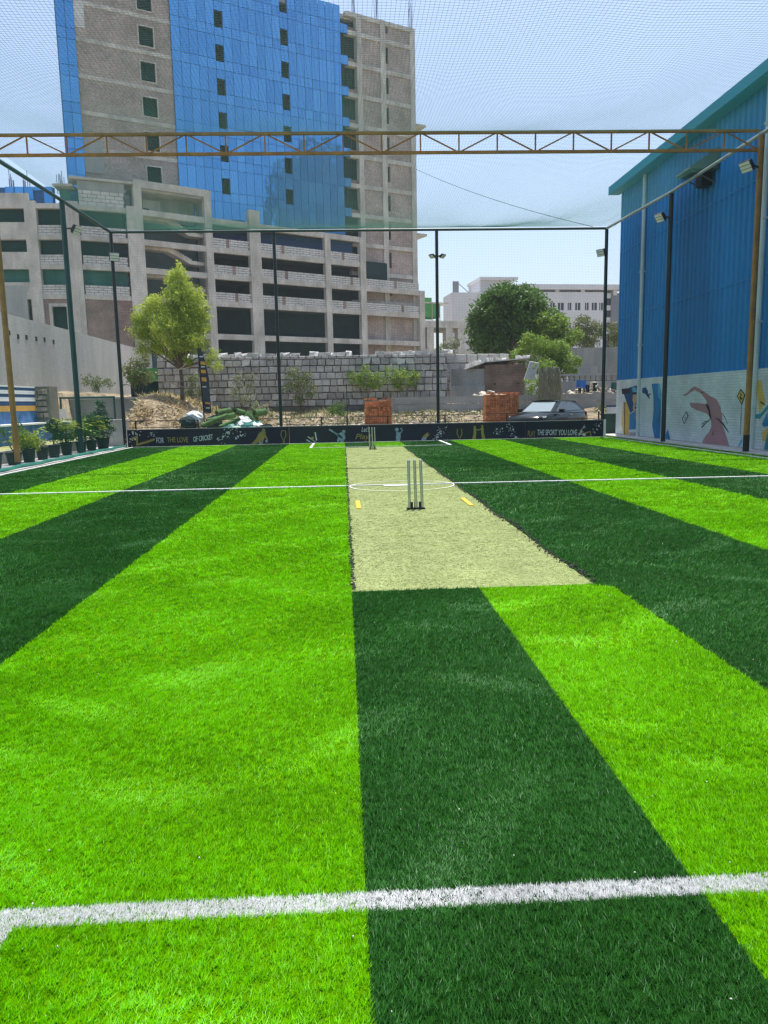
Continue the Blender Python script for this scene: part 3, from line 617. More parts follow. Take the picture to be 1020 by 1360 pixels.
# ------------------------------------------------------------------ white building far right
mt['whitewall'] = M('white_rendered_wall', (.74,.745,.76), .85, .06, .3)
mt['whitewall_dim'] = M('pale_grey_wall', (.60,.61,.64), .85, .06, .3)
mt['winglass'] = M('dark_window_glass', (.06,.08,.10), .15, .2, .4, spec=.6)
WP = Plane((19.0, 138.0), (58.0, 142.0))
wb = thing('white_building', WP.pt(18, 0, -8), 'long white building with a row of small windows behind the trees', 'building')
zr_, ztop = WP.px(760, 388)[1], WP.px(760, 378)[1]
pxs = [(731,737),(741,749),(754,759),(764,771),(777,782),(786,793),(796,801)]
hol = []
for a, b in pxs:
    u0, z1 = WP.px(a, 402); u1, z0 = WP.px(b, 412); hol.append((u0, u1, z0, z1)); hol.append((u0, u1, z0-3.6, z1-3.6))
ul = WP.px(700, 400)[0]
mb = MB(); WP.wall(mb, ul, WP.px(803, 400)[0], 0, zr_, hol, -.4, 0); mb.build('wall', mt['whitewall'], wb)
mb = MB(); WP.box(mb, ul, WP.px(803, 400)[0], 0, zr_-.3, -12, -1.0); mb.build('core', mt['whitewall_dim'], wb)
for h in hol:
    mb = MB(); WP.box(mb, *h, -.3, -.25); w = mb.build('window', mt['winglass'], wb)
    mb = MB(); um = (h[0]+h[1])/2; WP.box(mb, um-.06, um+.06, h[2], h[3], -.25, -.2); mb.build('mullion', mt['whitewall'], w)
mb = MB(); WP.box(mb, WP.px(688, 380)[0], WP.px(828, 380)[0], ztop-.9, ztop, -6, .4); mb.build('roof_beam', mt['whitewall'], wb)
for x in (702, 741, 775, 818):
    u = WP.px(x, 385)[0]; mb = MB(); WP.box(mb, u-.35, u+.35, zr_-.5, ztop-.9, -1, -.2); mb.build('roof_post', mt['whitewall'], wb)
mb = MB(); WP.box(mb, WP.px(803, 400)[0], WP.px(813, 400)[0], 0, zr_, -1.2, -.8); mb.build('glazed_bay', mt['winglass'], wb)
for k in range(4): 
    mb = MB(); WP.box(mb, WP.px(803, 400)[0], WP.px(813, 400)[0], zr_-2.2*k-1.0, zr_-2.2*k-.1, -.8, -.5); mb.build('spandrel', mt['whitewall'], wb)
mt['slate'] = M('slate_grey_wall', (.24,.25,.27), .8, .1, .4)
mb = MB(); WP.box(mb, WP.px(813, 400)[0], WP.px(840, 400)[0], 0, zr_-.1, -8, -.3); mb.build('grey_wing', mt['slate'], wb)
st = thing('stair_tower', WP.pt(WP.px(660, 400)[0], 0, -5), 'white stair tower with flat projecting roof behind the round tree', 'building')
u0, z1 = WP.px(638, 372); u1 = WP.px(679, 372)[0]
mb = MB(); WP.box(mb, u0, u1, 0, z1, -8, 0); mb.build('wall', mt['whitewall_dim'], st)
mb = MB(); WP.box(mb, u0-.2, WP.px(687, 370)[0], z1, z1+.5, -8.3, .5); mb.build('roof', mt['whitewall'], st)
for k in range(3): mb = MB(); WP.box(mb, u0+.3, u0+1.5, z1-3.2-k*1.6, z1-2.6-k*1.6, -.05, .05); mb.build('louvre', mt['slate'], st)
cb2 = thing('low_white_block', WP.pt(WP.px(618, 400)[0], 0, -5), 'plain white block with a small sign frame on its roof', 'building')
u0, z1 = WP.px(599, 389); u1 = WP.px(641, 388)[0]
mb = MB(); WP.box(mb, u0, u1-.3, 0, z1, -6, .6); mb.build('wall', mt['whitewall'], cb2)
ua, za = WP.px(604, 378); ub, zb = WP.px(612, 388)
mb = MB(); WP.box(mb, ua, ub, z1+.2, za+.8, -1.6, -1.4); sgn = mb.build('sign_frame', mt['slate'], cb2)
mb = MB(); mb.bar(WP.pt(ub, za+.4, -1.5), WP.pt(ub+2.2, z1, -1.5), .12, .12); mb.build('brace', mt['slate'], sgn)
# ================================================================== BLUE SHED WITH MURAL WALL (right)
SX = 11.5; SYF, SYN = 31.05, 8.0
def shedmat():
    m = M('blue_profiled_sheet', (.004,.25,.60), .42, .14, .5, (.003,.185,.47), fine=.05, spec=.5, stretch=(1,1,.2)); return m
mt['shedblue'] = shedmat(); mt['shedteal'] = M('teal_fascia_sheet', (.012,.30,.43), .42, .08, .5, spec=.5)
shed = thing('blue_shed', (SX, 20, 0), 'tall blue corrugated metal shed with a painted brick base', 'building')
prof = []; y = SYN; pitch = .30
while y < SYF:
    prof += [(y, 0), (y+.17, 0), (y+.205, -.06), (y+.265, -.06)]; y += pitch
prof = [(min(a, SYF), b) for a, b in prof]
zb, zt = 2.27, 10.0
V = []; F = []
for a, b in prof: V += [(SX+b, a, zb), (SX+b, a, zt)]
for i in range(len(prof)-1): F.append((2*i, 2*i+1, 2*i+3, 2*i+2))
mb = MB(); mb.add(V, F); mb.build('corrugated_wall', mt['shedblue'], shed)
for z in (4.75, 7.35): mb = MB(); mb.box(SX-.066, SX-.0605, SYN, SYF, z, z+.035); mb.build('lap_joint', mt['shedblue'], shed)
mb = MB(); mb.box(SX+.02, SX+12, SYN, SYF, 2.3, 9.9); mb.build('inner_wall', mt['shedblue'], shed)
mb = MB(); mb.hexa([(SX-.42, SYN, 9.92), (SX+9, SYN, 11.4), (SX+9, SYF+.35, 11.4), (SX-.42, SYF+.35, 9.92), (SX-.42, SYN, 10.0), (SX+9, SYN, 11.5), (SX+9, SYF+.35, 11.5), (SX-.42, SYF+.35, 10.0)]); mb.build('roof', mt['shedteal'], shed)
mb = MB(); mb.box(SX-.46, SX-.422, SYN, SYF+.4, 9.72, 10.03); mb.build('fascia', mt['shedteal'], shed)
mb = MB(); mb.box(SX-.42, SX-.05, SYN, SYF+.3, 9.70, 9.74); mb.build('soffit', mt['shedteal'], shed)
mt['pipe'] = M('white_plastic_pipe', (.60,.70,.72), .45, .08, 1, (.52,.60,.60))
for yy in (atX(853, 400, SX-.1).y, atX(1010, 400, SX-.1).y):
    mb = MB(); mb.cyl((SX-.13, yy, .05), (SX-.13, yy, 9.69), .07, n=10); p_ = mb.build('downpipe', mt['pipe'], shed)
    for z in (1.2, 3.5, 6.2, 8.6): mb = MB(); mb.box(SX-.21, SX-.005, yy-.09, yy+.09, z, z+.05); mb.build('clip', mt['pipe'], p_)
# painted base wall
mt['mural_white'] = brickmat('white_painted_brick', (0, 1), .24, .085, (.66,.73,.74), (.58,.66,.68), (.50,.57,.59), .008, .5, .8, .18)
mw = thing('mural_wall', (SX, 20, 0), 'white painted brick wall with a hand mural below the blue sheeting', 'wall')
WX = SX-.10
mb = MB(); mb.box(WX, SX+.3, SYN, SYF-.1, 0, 2.265); mb.build('brick_face', mt['mural_white'], mw)
def paint(name, pts, mat, off=.003, z0=.02):
    vs = []
    for x, y in pts:
        p = atX(x, y, WX); vs.append((WX-off, p.y, min(max(p.z, z0), 2.255)))
    mb = MB(); mb.prism(vs, (.002, 0, 0)); return mb.build(name, mat, mw, fix=True)
def pz(pts, ox, oy, s): return [(ox+a/s, oy+b/s) for a, b in pts]
mt['p_hand'] = M('mural_dusty_pink', (.40,.215,.235), .8, .12, 2, fine=.12); mt['p_blue'] = M('mural_blue', (.02,.22,.46), .8, .2, 2, (.02,.15,.36))
mt['p_navy'] = M('mural_navy', (.012,.07,.18), .8, .2, 2); mt['p_yel'] = M('mural_yellow', (.62,.42,.10), .8, .15, 3); mt['p_ink'] = M('mural_ink', (.02,.022,.03), .8, .1, 3)
mt['p_skin'] = M('mural_tan', (.50,.36,.24), .8, .2, 5); mt['p_sky'] = M('mural_light_blue', (.10,.38,.60), .8, .2, 3); mt['p_teal'] = M('mural_teal', (.03,.27,.33), .8, .2, 3); mt['p_grey'] = M('mural_grey', (.35,.33,.36), .8, .2, 3)
hand = [(492,210),(515,212),(545,190),(570,175),(610,200),(640,240),(648,262),(600,258),(535,254),(545,280),(580,300),(640,320),(668,345),(672,400),(655,440),(636,458),(618,490),(614,512),(782,523),(770,480),(748,415),(735,380),(738,345),(728,280),(705,235),(690,225),(660,212),(640,195),(600,168),(570,153),(548,165),(525,192)]
paint('painted_hand', pz(hand, 800, 480, 4.636), mt['p_hand'], .004)
for q in ([(640,255),(655,272),(663,300),(668,330),(660,332),(652,300),(640,275)], [(610,405),(640,372),(668,352),(668,358),(640,380),(615,410)], [(612,385),(640,362),(641,366),(614,389)], [(697,350),(715,352),(745,380),(780,436),(776,438),(740,388),(712,358),(697,354)], [(735,320),(755,345),(770,385),(773,384),(757,342),(737,317)],
          [(655,325),(668,328),(672,350),(664,352)], [(688,430),(680,455),(676,454),(684,430)], [(614,185),(622,190),(618,196),(612,192)]):
    paint('ink_stroke', pz(q, 800, 480, 4.636), mt['p_ink'], .006)
for q, m_ in (([(490,355),(518,305),(532,335),(505,388)], 'p_ink'), ([(496,355),(517,314),(526,336),(506,379)], 'mural_white'), ([(828,215),(852,168),(882,205),(860,270)], 'p_ink'), ([(834,215),(853,178),(875,206),(859,258)], 'p_yel'), ([(850,190),(862,205),(853,215),(864,230),(856,240),(846,222),(854,210)], 'p_ink'), ([(856,268),(861,268),(853,450),(846,452)], 'p_grey'),
                ([(505,345),(518,335),(515,355),(508,362)], 'p_grey')):
    paint('painted_sign', pz(q, 800, 480, 4.636), mt[m_], .004+.002*random.random()+(.003 if m_ != 'p_ink' else (.006 if q[0] == (850,190) else 0)))
Z6 = 12.75                                                     # figures left of the dark post
for q, m_, o in (([(580,125),(690,120),(745,330),(735,700),(720,1090),(630,1070),(590,830),(615,560),(610,330)], 'p_blue', .004), ([(690,120),(720,120),(750,300),(745,420),(690,330)], 'p_sky', .006),
                ([(110,300),(200,190),(330,150),(360,330),(350,500),(300,560),(220,620),(170,480)], 'p_navy', .003), ([(255,190),(300,180),(330,230),(315,290),(262,280)], 'p_sky', .006),
                ([(265,310),(325,300),(330,400),(300,480),(290,570),(262,560),(275,450),(258,400)], 'p_skin', .006), ([(100,420),(150,430),(210,600),(190,1010),(110,1010),(70,800)], 'p_yel', .004),
                ([(210,640),(300,580),(370,560),(360,900),(200,900)], 'p_blue', .005), ([(225,900),(340,895),(340,940),(225,940)], 'mural_white', .006), ([(205,950),(370,940),(380,1050),(210,1040)], 'p_grey', .004),
                ([(420,200),(480,180),(515,240),(520,300),(585,285),(540,320),(550,390),(500,330),(470,290),(425,280)], 'p_navy', .004), ([(75,210),(210,195),(215,285),(80,300)], 'p_ink', .006), ([(255,270),(320,265),(320,305),(255,305)], 'p_ink', .008),
                ([(120,440),(135,440),(130,1010),(118,1010)], 'p_ink', .007), ([(790,1010),(860,900),(900,1090),(800,1110)], 'p_blue', .004), ([(300,570),(330,560),(345,640),(300,740)], 'p_hand', .007)):
    paint('painted_figure', pz(q, 820, 500, Z6), mt[m_], o)
Z7 = 10.46                                                     # figure at the right edge
for q, m_, o in (([(640,270),(740,260),(800,560),(720,720),(690,500)], 'p_yel', .004), ([(735,550),(800,595),(790,610),(730,570)], 'p_ink', .006), ([(570,960),(640,880),(630,930),(575,1000)], 'p_blue', .004), ([(650,745),(740,720),(840,600),(850,650),(720,800),(655,790)], 'p_teal', .005),
                ([(755,870),(830,700),(850,900),(770,905)], 'p_blue', .005), ([(780,1225),(840,940),(900,940),(900,1235)], 'p_teal', .004), ([(750,980),(840,920),(800,1120),(760,1100)], 'p_yel', .003), ([(420,1180),(470,1070),(485,1110),(440,1190)], 'p_sky', .004)):
    paint('painted_figure', pz(q, 940, 480, Z7), mt[m_], o)
mb = MB(); mb.box(WX-.02, WX+.01, SYN, SYF-.1, 0, .07); mb.build('plinth', mt['plaster'], mw)
# exhaust hood on the sheeting
hd = thing('exhaust_hood', (SX-.3, atX(935, 222, SX).y, 8.8), 'dark sheet metal exhaust hood on the blue shed wall', 'hood')
p = [atX(903, 214, SX-.8), atX(950, 203, SX-.06), atX(950, 216, SX-.06), atX(936, 232, SX-.25)]
mt['hoodmetal'] = M('weathered_dark_metal', (.10,.13,.12), .6, .25, 2)
yc = atX(935, 222, SX-.3).y; zc = atX(940, 205, SX-.06).z
mb = MB(); mb.hexa([(SX-.95, yc-.45, zc-.62), (SX-.06, yc-.45, zc-.62), (SX-.06, yc+.55, zc-.62), (SX-.95, yc+.55, zc-.62), (SX-.93, yc-.44, zc-.56), (SX-.06, yc-.44, zc), (SX-.06, yc+.54, zc), (SX-.93, yc+.54, zc-.56)]); mb.build('canopy', mt['hoodmetal'], hd)
mb = MB(); mb.box(SX-.40, SX-.07, yc-.1, yc+.3, zc-1.0, zc-.63); mb.build('fan_box', mt['black'], hd)
for yy in (yc-.32, yc+.42): mb = MB(); mb.bar((SX-.8, yy, zc-.64), (SX-.07, yy, zc-1.0), .03, .03); mb.build('bracket', mt['hoodmetal'], hd)
# ================================================================== CAGE: posts, rails, truss, nets, lamps
CH = 8.12; BY = 30.0; LX, RX = -8.75, 10.8; TY = 19.68
def post(x, y, z1, mat, label, w=.11, foot=None, z0=0.0):
    t = thing('cage_post', (x, y, z0), label, 'post', 'posts of the net cage')
    mb = MB(); mb.cyl((x, y, z0+.02), (x, y, z1), w/2, n=12); mb.build('tube', mat, t, smooth=False)
    mb = MB(); mb.box(x-.11, x+.11, y-.11, y+.11, z0, z0+.02); mb.build('base_plate', mt['black'], t)
    if foot: mb = MB(); mb.cyl((x, y, z0+.021), (x, y, z0+foot), w/2+.006, n=12); mb.build('painted_foot', mt['black'], t)
    return t
post(LX-.02, 25.5, CH-.05, mt['postteal'], 'teal green cage post standing among the potted plants', .17)
post(-8.6, BY, CH-.05, mt['postdark'], 'black cage corner post at the left end of the banner', .135)
post(-2.47, BY, CH-.05, mt['postdark'], 'black cage post behind the banner left of the brick stack', .125)
post(3.8, BY, CH-.05, mt['postdark'], 'black cage post behind the banner with lamps on both sides', .125)
post(10.5, BY, CH-.05, mt['postdark'], 'black cage corner post at the right end of the banner beside the car', .135)
post(RX+.02, 24.9, CH-.05, mt['postdark'], 'black cage post in front of the blue painted mural strip', .15)
post(RX+.02, 19.62, CH-.05, mt['ochre'], 'ochre cage post with black foot beside the mural hand', .15, .5)
post(-9.0, 21.1, CH-.05, mt['ochre'], 'ochre cage post at the left edge among plant pots', .15, .12)
mb = MB(); mb.cyl((10.5, 29.72, .02), (10.5, 29.72, .70), .05, n=8)
solo(mb, 'short_white_post', mt['white_paint'], (10.5, 29.72, 0), 'short white post closing the right end of the banner', 'post')
def rail(p, q, label, mat='rail', r=.045):
    mb = MB(); pts = p if q is None else [p, q]; mb.tube(pts, r, 10); return solo(mb, 'cage_rail', mt[mat], pts[0], label, 'rail', 'top rails of the net cage', smooth=False)
rail((-8.6, BY, CH), (10.5, BY, CH), 'long top rail of the cage above the banner', 'postteal', .05)
rail([(-9.05, 12, CH), (-9.0, 21.1, CH), (-8.77, 25.5, CH), (-8.6, BY, CH)], None, 'top rail along the left side of the cage', 'postteal', .06)
rail([(RX+.06, 12, CH), (RX+.02, 19.62, CH), (RX+.02, 24.9, CH), (10.5, BY, CH)], None, 'top rail along the right side below the shed eave', 'rail', .05)
# truss
tr = thing('roof_truss', (1, TY, 7.73), 'long ochre lattice girder spanning the cage', 'truss')
TL = lambda x: TY + (1-(x+8.95)/19.75)*.25
zb_, zt_ = 7.74, 8.21
for z in (zb_, zt_): mb = MB(); mb.bar((-8.95, TL(-8.95), z), (RX, TL(RX), z), .075, .065); mb.build('chord', mt['ochre'], tr)
xsn = [-7.58+.97*i for i in range(-1, 20)]
for i, x in enumerate(xsn):
    if x < RX: mb = MB(); mb.bar((x, TL(x), zb_+.025), (x, TL(x), zt_-.025), .035, .035); mb.build('upright', mt['ochre'], tr)
    if i < len(xsn)-1:
        x1 = min(xsn[i+1], RX); a, b = (zt_, zb_) if i % 2 else (zb_, zt_)
        mb = MB(); mb.bar((x, TL(x)-.003, a), (x1, TL(x1)-.003, b), .03, .03); mb.build('diagonal', mt['ochre'], tr)
# nets: real strands
def netmat(name, c):
    m, n, b = nodes(name); b.inputs['Base Color'].default_value = rgba(c); b.inputs['Roughness'].default_value = .5
    tr_ = n.nodes.new('ShaderNodeBsdfTranslucent'); tr_.inputs[0].default_value = rgba(c); ms = n.nodes.new('ShaderNodeMixShader'); ms.inputs[0].default_value = .3
    n.links.new(b.outputs[0], ms.inputs[1]); n.links.new(tr_.outputs[0], ms.inputs[2]); n.links.new(ms.outputs[0], n.nodes['Material Output'].inputs[0]); return m
mt['net'] = netmat('green_nylon_net', (.03,.30,.21)); mt['net_dark'] = netmat('dark_nylon_net', (.012,.05,.05))
def strands(lines, r):
    """lines: array (n, k, 3); three-sided twine along each"""
    P = np.asarray(lines, float); n, k, _ = P.shape
    d = np.diff(P, axis=1, append=P[:, -1:]*2-P[:, -2:-1]); d /= np.linalg.norm(d, axis=2, keepdims=True)
    up = np.where(np.abs(d[..., 2:]) > .9, np.array([1., 0, 0]), np.array([0, 0, 1.]))
    a = np.cross(d, up); a /= np.linalg.norm(a, axis=2, keepdims=True); b = np.cross(d, a)
    ring = np.stack([P+a*r*math.cos(t)+b*r*math.sin(t) for t in (0, 2.094, 4.189)], 2)
    V = ring.reshape(-1, 3); idx = np.arange(n*k*3).reshape(n, k, 3); F = []
    for j in range(3):
        j2 = (j+1) % 3; F.append(np.stack([idx[:, :-1, j], idx[:, :-1, j2], idx[:, 1:, j2], idx[:, 1:, j]], -1).reshape(-1, 4))
    return V, np.concatenate(F)
def net(name, fams, r, mat, label):
    Vs, Fs, o = [], [], 0
    for ln in fams: V, F = strands(ln, r); Vs.append(V); Fs.append(F+o); o += len(V)
    ob = mesh_np(name, np.concatenate(Vs), np.concatenate(Fs), [mat]); link(ob); return tag(ob, label, 'net', 'nets of the cage')
PIT = .075
def sag(x, y):
    u = (x-LX)/(RX-LX)*2-1; ed = 1-np.abs(u)**5
    t1 = np.clip((y-TY)/(BY-TY), 0, 1); t0 = np.clip((y-8.8)/(TY-8.8), 0, 1)
    s = np.where(y >= TY, .50*(1-(2*t1-1)**2), .52*(1-(2*t0-1)**2))
    wv = .05*np.sin(x*1.1+y*.5)+.03*np.sin(x*2.3-y*.8)
    return CH+.08*np.where(y < BY-.01, 1, 0) - s*ed - wv*np.minimum(1, s*3)*ed
xl = np.arange(LX, RX, PIT); yl = np.concatenate([np.linspace(8.8, TY, 27), np.linspace(TY, BY, 27)[1:]])
A = np.stack(np.meshgrid(xl, yl, indexing='ij'), -1); A = np.concatenate([A, sag(A[..., 0], A[..., 1])[..., None]], -1)
yl2 = np.arange(8.8, BY, PIT); xl2 = np.linspace(LX, RX, 26)
B = np.stack(np.meshgrid(yl2, xl2, indexing='ij'), -1)[..., ::-1]; B = np.concatenate([B, sag(B[..., 0], B[..., 1])[..., None]], -1)
net('roof_net', [A, B], .0022, mt['net'], 'green nylon roof net sagging over the field')
def flat(p00, p10, p01, pit):
    p00, p10, p01 = map(lambda v: np.array(v, float), (p00, p10, p01)); a, b = p10-p00, p01-p00
    na, nb = int(np.linalg.norm(a)/pit), int(np.linalg.norm(b)/pit)
    f1 = np.stack([np.stack([p00+a*i/na, p00+a*i/na+b], 0) for i in range(na+1)]); f2 = np.stack([np.stack([p00+b*i/nb, p00+b*i/nb+a], 0) for i in range(nb+1)])
    return [f1, f2]
net('back_net', flat((-8.6, BY-.07, .4), (10.5, BY-.07, .4), (-8.6, BY-.07, CH), .06), .0012, mt['net_dark'], 'fine dark net hanging behind the banner')
net('side_net', flat((-9.02, 12, .03), (-8.68, BY, .03), (-9.02, 12, CH), .06), .0013, mt['net'], 'green net hanging along the left side of the cage')
net('side_net', flat((RX+.14, 12, .05), (10.52, BY, .05), (RX+.14, 12, CH), .06), .0012, mt['net_dark'], 'dark net hanging along the right side before the mural')
# gathered hem of the left net lying on the paving
mt['hem'] = M('green_net_hem', (.02,.20,.15), .8, .3, 8, fine=.3)
mb = MB(); pts = [(-8.62+.05*math.sin(i*1.7)+(.0), 12+i*.6, .045+.012*math.sin(i*2.3)) for i in range(31)]
mb.tube(pts, .055, 6); solo(mb, 'net_hem', mt['hem'], (-8.62, 12, 0), 'gathered green net hem lying along the left edge of the turf', 'net hem')
# floodlights
mt['led'] = M('floodlight_lens', (.72,.74,.74), .25, .05, 9); mt['lampbody'] = M('lamp_black_aluminium', (.03,.034,.036), .4, .1, 5)
def lamp(p, aim, label, arm, s=1.0, tilt=35):
    p = Vector(p); t = thing('floodlight', p, label, 'floodlight', 'floodlights on the cage posts')
    a = Vector(aim).normalized(); side = a.cross(Vector((0,0,1))).normalized(); f = (a*math.cos(RAD(tilt))-Vector((0,0,1))*math.sin(RAD(tilt))).normalized(); up = side.cross(f)
    c = p + a*(.24*s)
    mb = MB(); mb.obox(c, side*.15*s, f*.035*s, up*.12*s); mb.build('housing', mt['lampbody'], t)
    for k in (-1, 0, 1): mb = MB(); mb.obox(c+f*.042*s+up*k*.078*s, side*.135*s, f*.008*s, up*.032*s); mb.build('led_panel', mt['led'], t)
    for k in range(5): mb = MB(); mb.obox(c-f*.06*s+side*(k-2)*.055*s, side*.006*s, f*.025*s, up*.09*s); mb.build('cooling_fin', mt['lampbody'], t)
    mb = MB(); mb.bar(Vector(arm), c-f*.09*s, .04, .04); mb.build('bracket', mt['lampbody'], t)
lamp((-8.6, 25.5, 7.2), (1, -.35, 0), 'small black floodlight on the teal post at the left', (-8.77, 25.5, 7.25), 1.15)
lamp((-8.55, 29.88, 7.15), (.5, -1, 0), 'white faced floodlight on the left corner post', (-8.6, 30, 7.15), 1.2, 20)
lamp((3.72, 29.95, 7.1), (-.8, -.8, 0), 'floodlight on the left side of the middle back post', (3.8, 30, 7.1), .75, 55)
lamp((3.88, 29.95, 7.1), (.8, -.8, 0), 'floodlight on the right side of the middle back post', (3.8, 30, 7.1), .75, 55)
lamp((10.42, 29.9, 7.15), (-.8, -.6, 0), 'floodlight on the back right corner post', (10.5, 30, 7.15), 1.15, 25)
lamp((10.68, 24.86, 7.3), (-1, -.35, 0), 'floodlight on the black post before the blue shed', (10.82, 24.9, 7.3), 1.15)
lamp((10.66, 19.58, 7.3), (-1, -.35, 0), 'floodlight high on the ochre post below the girder end', (10.82, 19.62, 7.3), 1.15)
# loose wire across the cage
mb = MB(); a, b = Vector(atY(551, 224, 50)), Vector(atY(787, 301, 31)); pts = [a.lerp(b, i/14)-Vector((0,0,.25*4*(i/14)*(1-i/14))) for i in range(15)]
mb.tube(pts, .012, 5); solo(mb, 'overhead_wire', mt['black'], a, 'thin overhead wire sloping down to the right corner post', 'wire')

# ================================================================== BANNER BOARD, RAILING
bd = thing('banner_board', (1, 29.8, 0), 'low navy banner wall with cricket figures and slogans', 'banner')
x0, x1, BZ = -8.45, 10.44, .67; NP_ = 6
for k in range(NP_):
    a = x0+(x1-x0)*k/NP_; b = x0+(x1-x0)*(k+1)/NP_
    mb = MB(); mb.box(a+.004, b-.004, 29.8, 29.86, .0, BZ); mb.build('panel', mt['navy'], bd)
mb = MB(); mb.box(x0, x1, 29.795, 29.865, BZ, BZ+.02); mb.build('top_trim', mt['plaster'], bd)
BF = 29.795
def bp(x, y): p = atY(x, y, BF); return (p.x, BF, min(max(p.z, .01), BZ-.005))
def art(name, polys, mat, off=.0):
    mb = MB()
    for q in polys: mb.prism([(p[0], p[1]-off-.004, p[2]) for p in (bp(*v) for v in q)], (0, .003, 0))
    return mb.build(name, mat, bd, fix=True)
def disc(x, y, rx, ry=None, n=12): ry = ry or rx; return [(x+rx*math.cos(2*math.pi*i/n), y+ry*math.sin(2*math.pi*i/n)) for i in range(n)]
def stroke(pts, w):
    out = []
    for (xa, ya), (xb, yb) in zip(pts, pts[1:]):
        dx, dy = xb-xa, yb-ya; L = math.hypot(dx, dy) or 1; nx_, ny_ = -dy/L*w/2, dx/L*w/2
        out.append([(xa+nx_, ya+ny_), (xb+nx_, yb+ny_), (xb-nx_, yb-ny_), (xa-nx_, ya-ny_)])
    return out
def text(body, xl_, yb_, xr_, yt_, mat, shear=.0, name='lettering', ang=0.0):
    cu = bpy.data.curves.new(name, 'FONT'); cu.body = body; cu.shear = shear; cu.offset = .012; cu.resolution_u = 3
    ob = bpy.data.objects.new(name, cu); COL.objects.link(ob); dg = bpy.context.evaluated_depsgraph_get(); me = bpy.data.meshes.new_from_object(ob.evaluated_get(dg)); bpy.data.objects.remove(ob)
    co = np.array([v.co[:] for v in me.vertices]); mn, mx = co.min(0), co.max(0)
    A_, B_ = atY(xl_, yb_, BF), atY(xr_, yb_, BF); hgt = atY(xl_, yt_, BF).z-A_.z
    new = np.zeros_like(co); fx = (co[:, 0]-mn[0])/(mx[0]-mn[0]); fz = (co[:, 1]-mn[1])/(mx[1]-mn[1])
    new[:, 0] = A_.x+fx*(B_.x-A_.x); new[:, 2] = A_.z+fx*(B_.z-A_.z)*1+fx*ang+fz*hgt; new[:, 1] = BF-.005
    o_ = ORI[bd.name]; me.vertices.foreach_set('co', (new-np.array(o_[:])).astype(np.float32).ravel()); me.materials.clear(); me.materials.append(mat); me.update()
    ob = bpy.data.objects.new(name, me); link(ob, bd, o_); return ob
text('FOR', 208, 588.5, 218, 581, mt['whiteprint']); text('THE LOVE', 222, 587.5, 250, 580.5, mt['gold']); text('OF CRICKET', 257, 587, 283, 580, mt['whiteprint'], ang=.10)
text("Let's", 480, 573.5, 491, 567, mt['whiteprint'], .35); text('Play!', 472, 585.5, 494, 576, mt['gold'], .3)
text('PLAY', 701, 579.5, 711, 572, mt['gold']); text('THE SPORT YOU LOVE', 713.5, 578, 766.5, 570.5, mt['whiteprint'], .12)
art('bat_print', [[(180,590),(196,585),(205,582),(206,584.5),(197,588),(182,592)], [(172,583),(180,579.5),(183,578),(183,590),(181,590),(181,582),(174,585)]], mt['gold'])
art('wicketkeeper_print', [[(333,591.5),(340,583),(344,575),(349,572),(353,574),(352,580),(350,585),(349,591),(346,591),(346,586),(341,589)], disc(350, 571.5, 2.4), stroke([(352,578),(355,584)], 2)[0]], mt['gold'])
art('wicketkeeper_print', [disc(354, 586, 1.8), stroke([(345,591),(345.5,586)], 2)[0]], mt['paleblue'], .002)
art('trophy_print', [s for s in stroke([(374,572),(373,578),(376,584),(376,590)], .9)+stroke([(379,572),(380,578),(377.5,584),(377.5,590)], .9)+stroke([(374,572),(379,572)], .9)], mt['gold'])
art('broken_wicket_print', stroke([(407,584),(415,589.5)], 1.5)+stroke([(409,580),(421,589.5)], 1.3)+stroke([(418.5,574),(420.5,585)], 1.6), mt['whiteprint'])
art('bail_print', [disc(415, 582, 2)], mt['gold'])
art('batsman_print', [disc(456.5, 573.5, 2.4), [(448,577),(453,574),(458,577),(459,581),(457,585),(456,589.5),(452,589.5),(452,585),(448,589.5),(447.5,585),(449,581)], stroke([(437,570),(448,577)], 2.2)[0], stroke([(448,577),(455,582)], 2)[0]], mt['paleblue'])
art('batsman_print', [disc(527, 570.5, 2.6), [(526,573),(531,574),(532.5,580),(531,587),(534,589.5),(526,589.5),(526,580)], stroke([(531,576),(535,571),(532,568.5)], 1.8)[0], stroke([(535,572),(532,568.5)], 1.8)[0]], mt['paleblue'])
art('fire_ball_print', [disc(563, 583.5, 3.2)], mt['paleblue'], .002); art('fire_ball_print', [[(561,580),(566,575.5),(569,573.5),(568,577),(571,576),(566,582.5)]], mt['gold'])
art('trophy_print', stroke([(607.5,570),(607,576),(610,582)], .9)+stroke([(613,569.5),(613.5,576),(611,582)], .9), mt['gold'])
art('fist_bump_print', [disc(630.5, 567, 1.4), [(629,568.5),(632,568.5),(632.5,576),(632,584),(627,584),(629,575)], stroke([(632,570),(636,571.5)], 1.2)[0], disc(640.5, 565.8, 1.4), [(639,567.5),(642,567.5),(642.5,575),(645,583.5),(640,583.7),(639,574)], stroke([(639,569.5),(636,571)], 1.2)[0]], mt['gold'])
art('bat_print', stroke([(772,577),(784,573)], 1.7)+stroke([(784,573),(785,580)], 1.3)+stroke([(770,571),(775,574)], 1.4), mt['gold'])
def splash(cx_, cy2, w, h, n, diag):
    q = []
    for k in range(n):
        t = random.uniform(-1, 1); x = cx_+t*w*.5*diag+random.gauss(0, w*.22); y = cy2-t*h*.5+random.gauss(0, h*.1); r = abs(random.gauss(0, .55))+.25
        if not (562 + (700-x)*.012 < y < 594-(x-170)*.016): continue
        q.append([(x+r*random.uniform(.6,1.4)*math.cos(a), y+r*math.sin(a)*random.uniform(.5,1.2)) for a in (0,1.2,2.4,3.6,5)])
    tag(art('paint_splash', q, mt['whiteprint'], .001), kind='stuff')
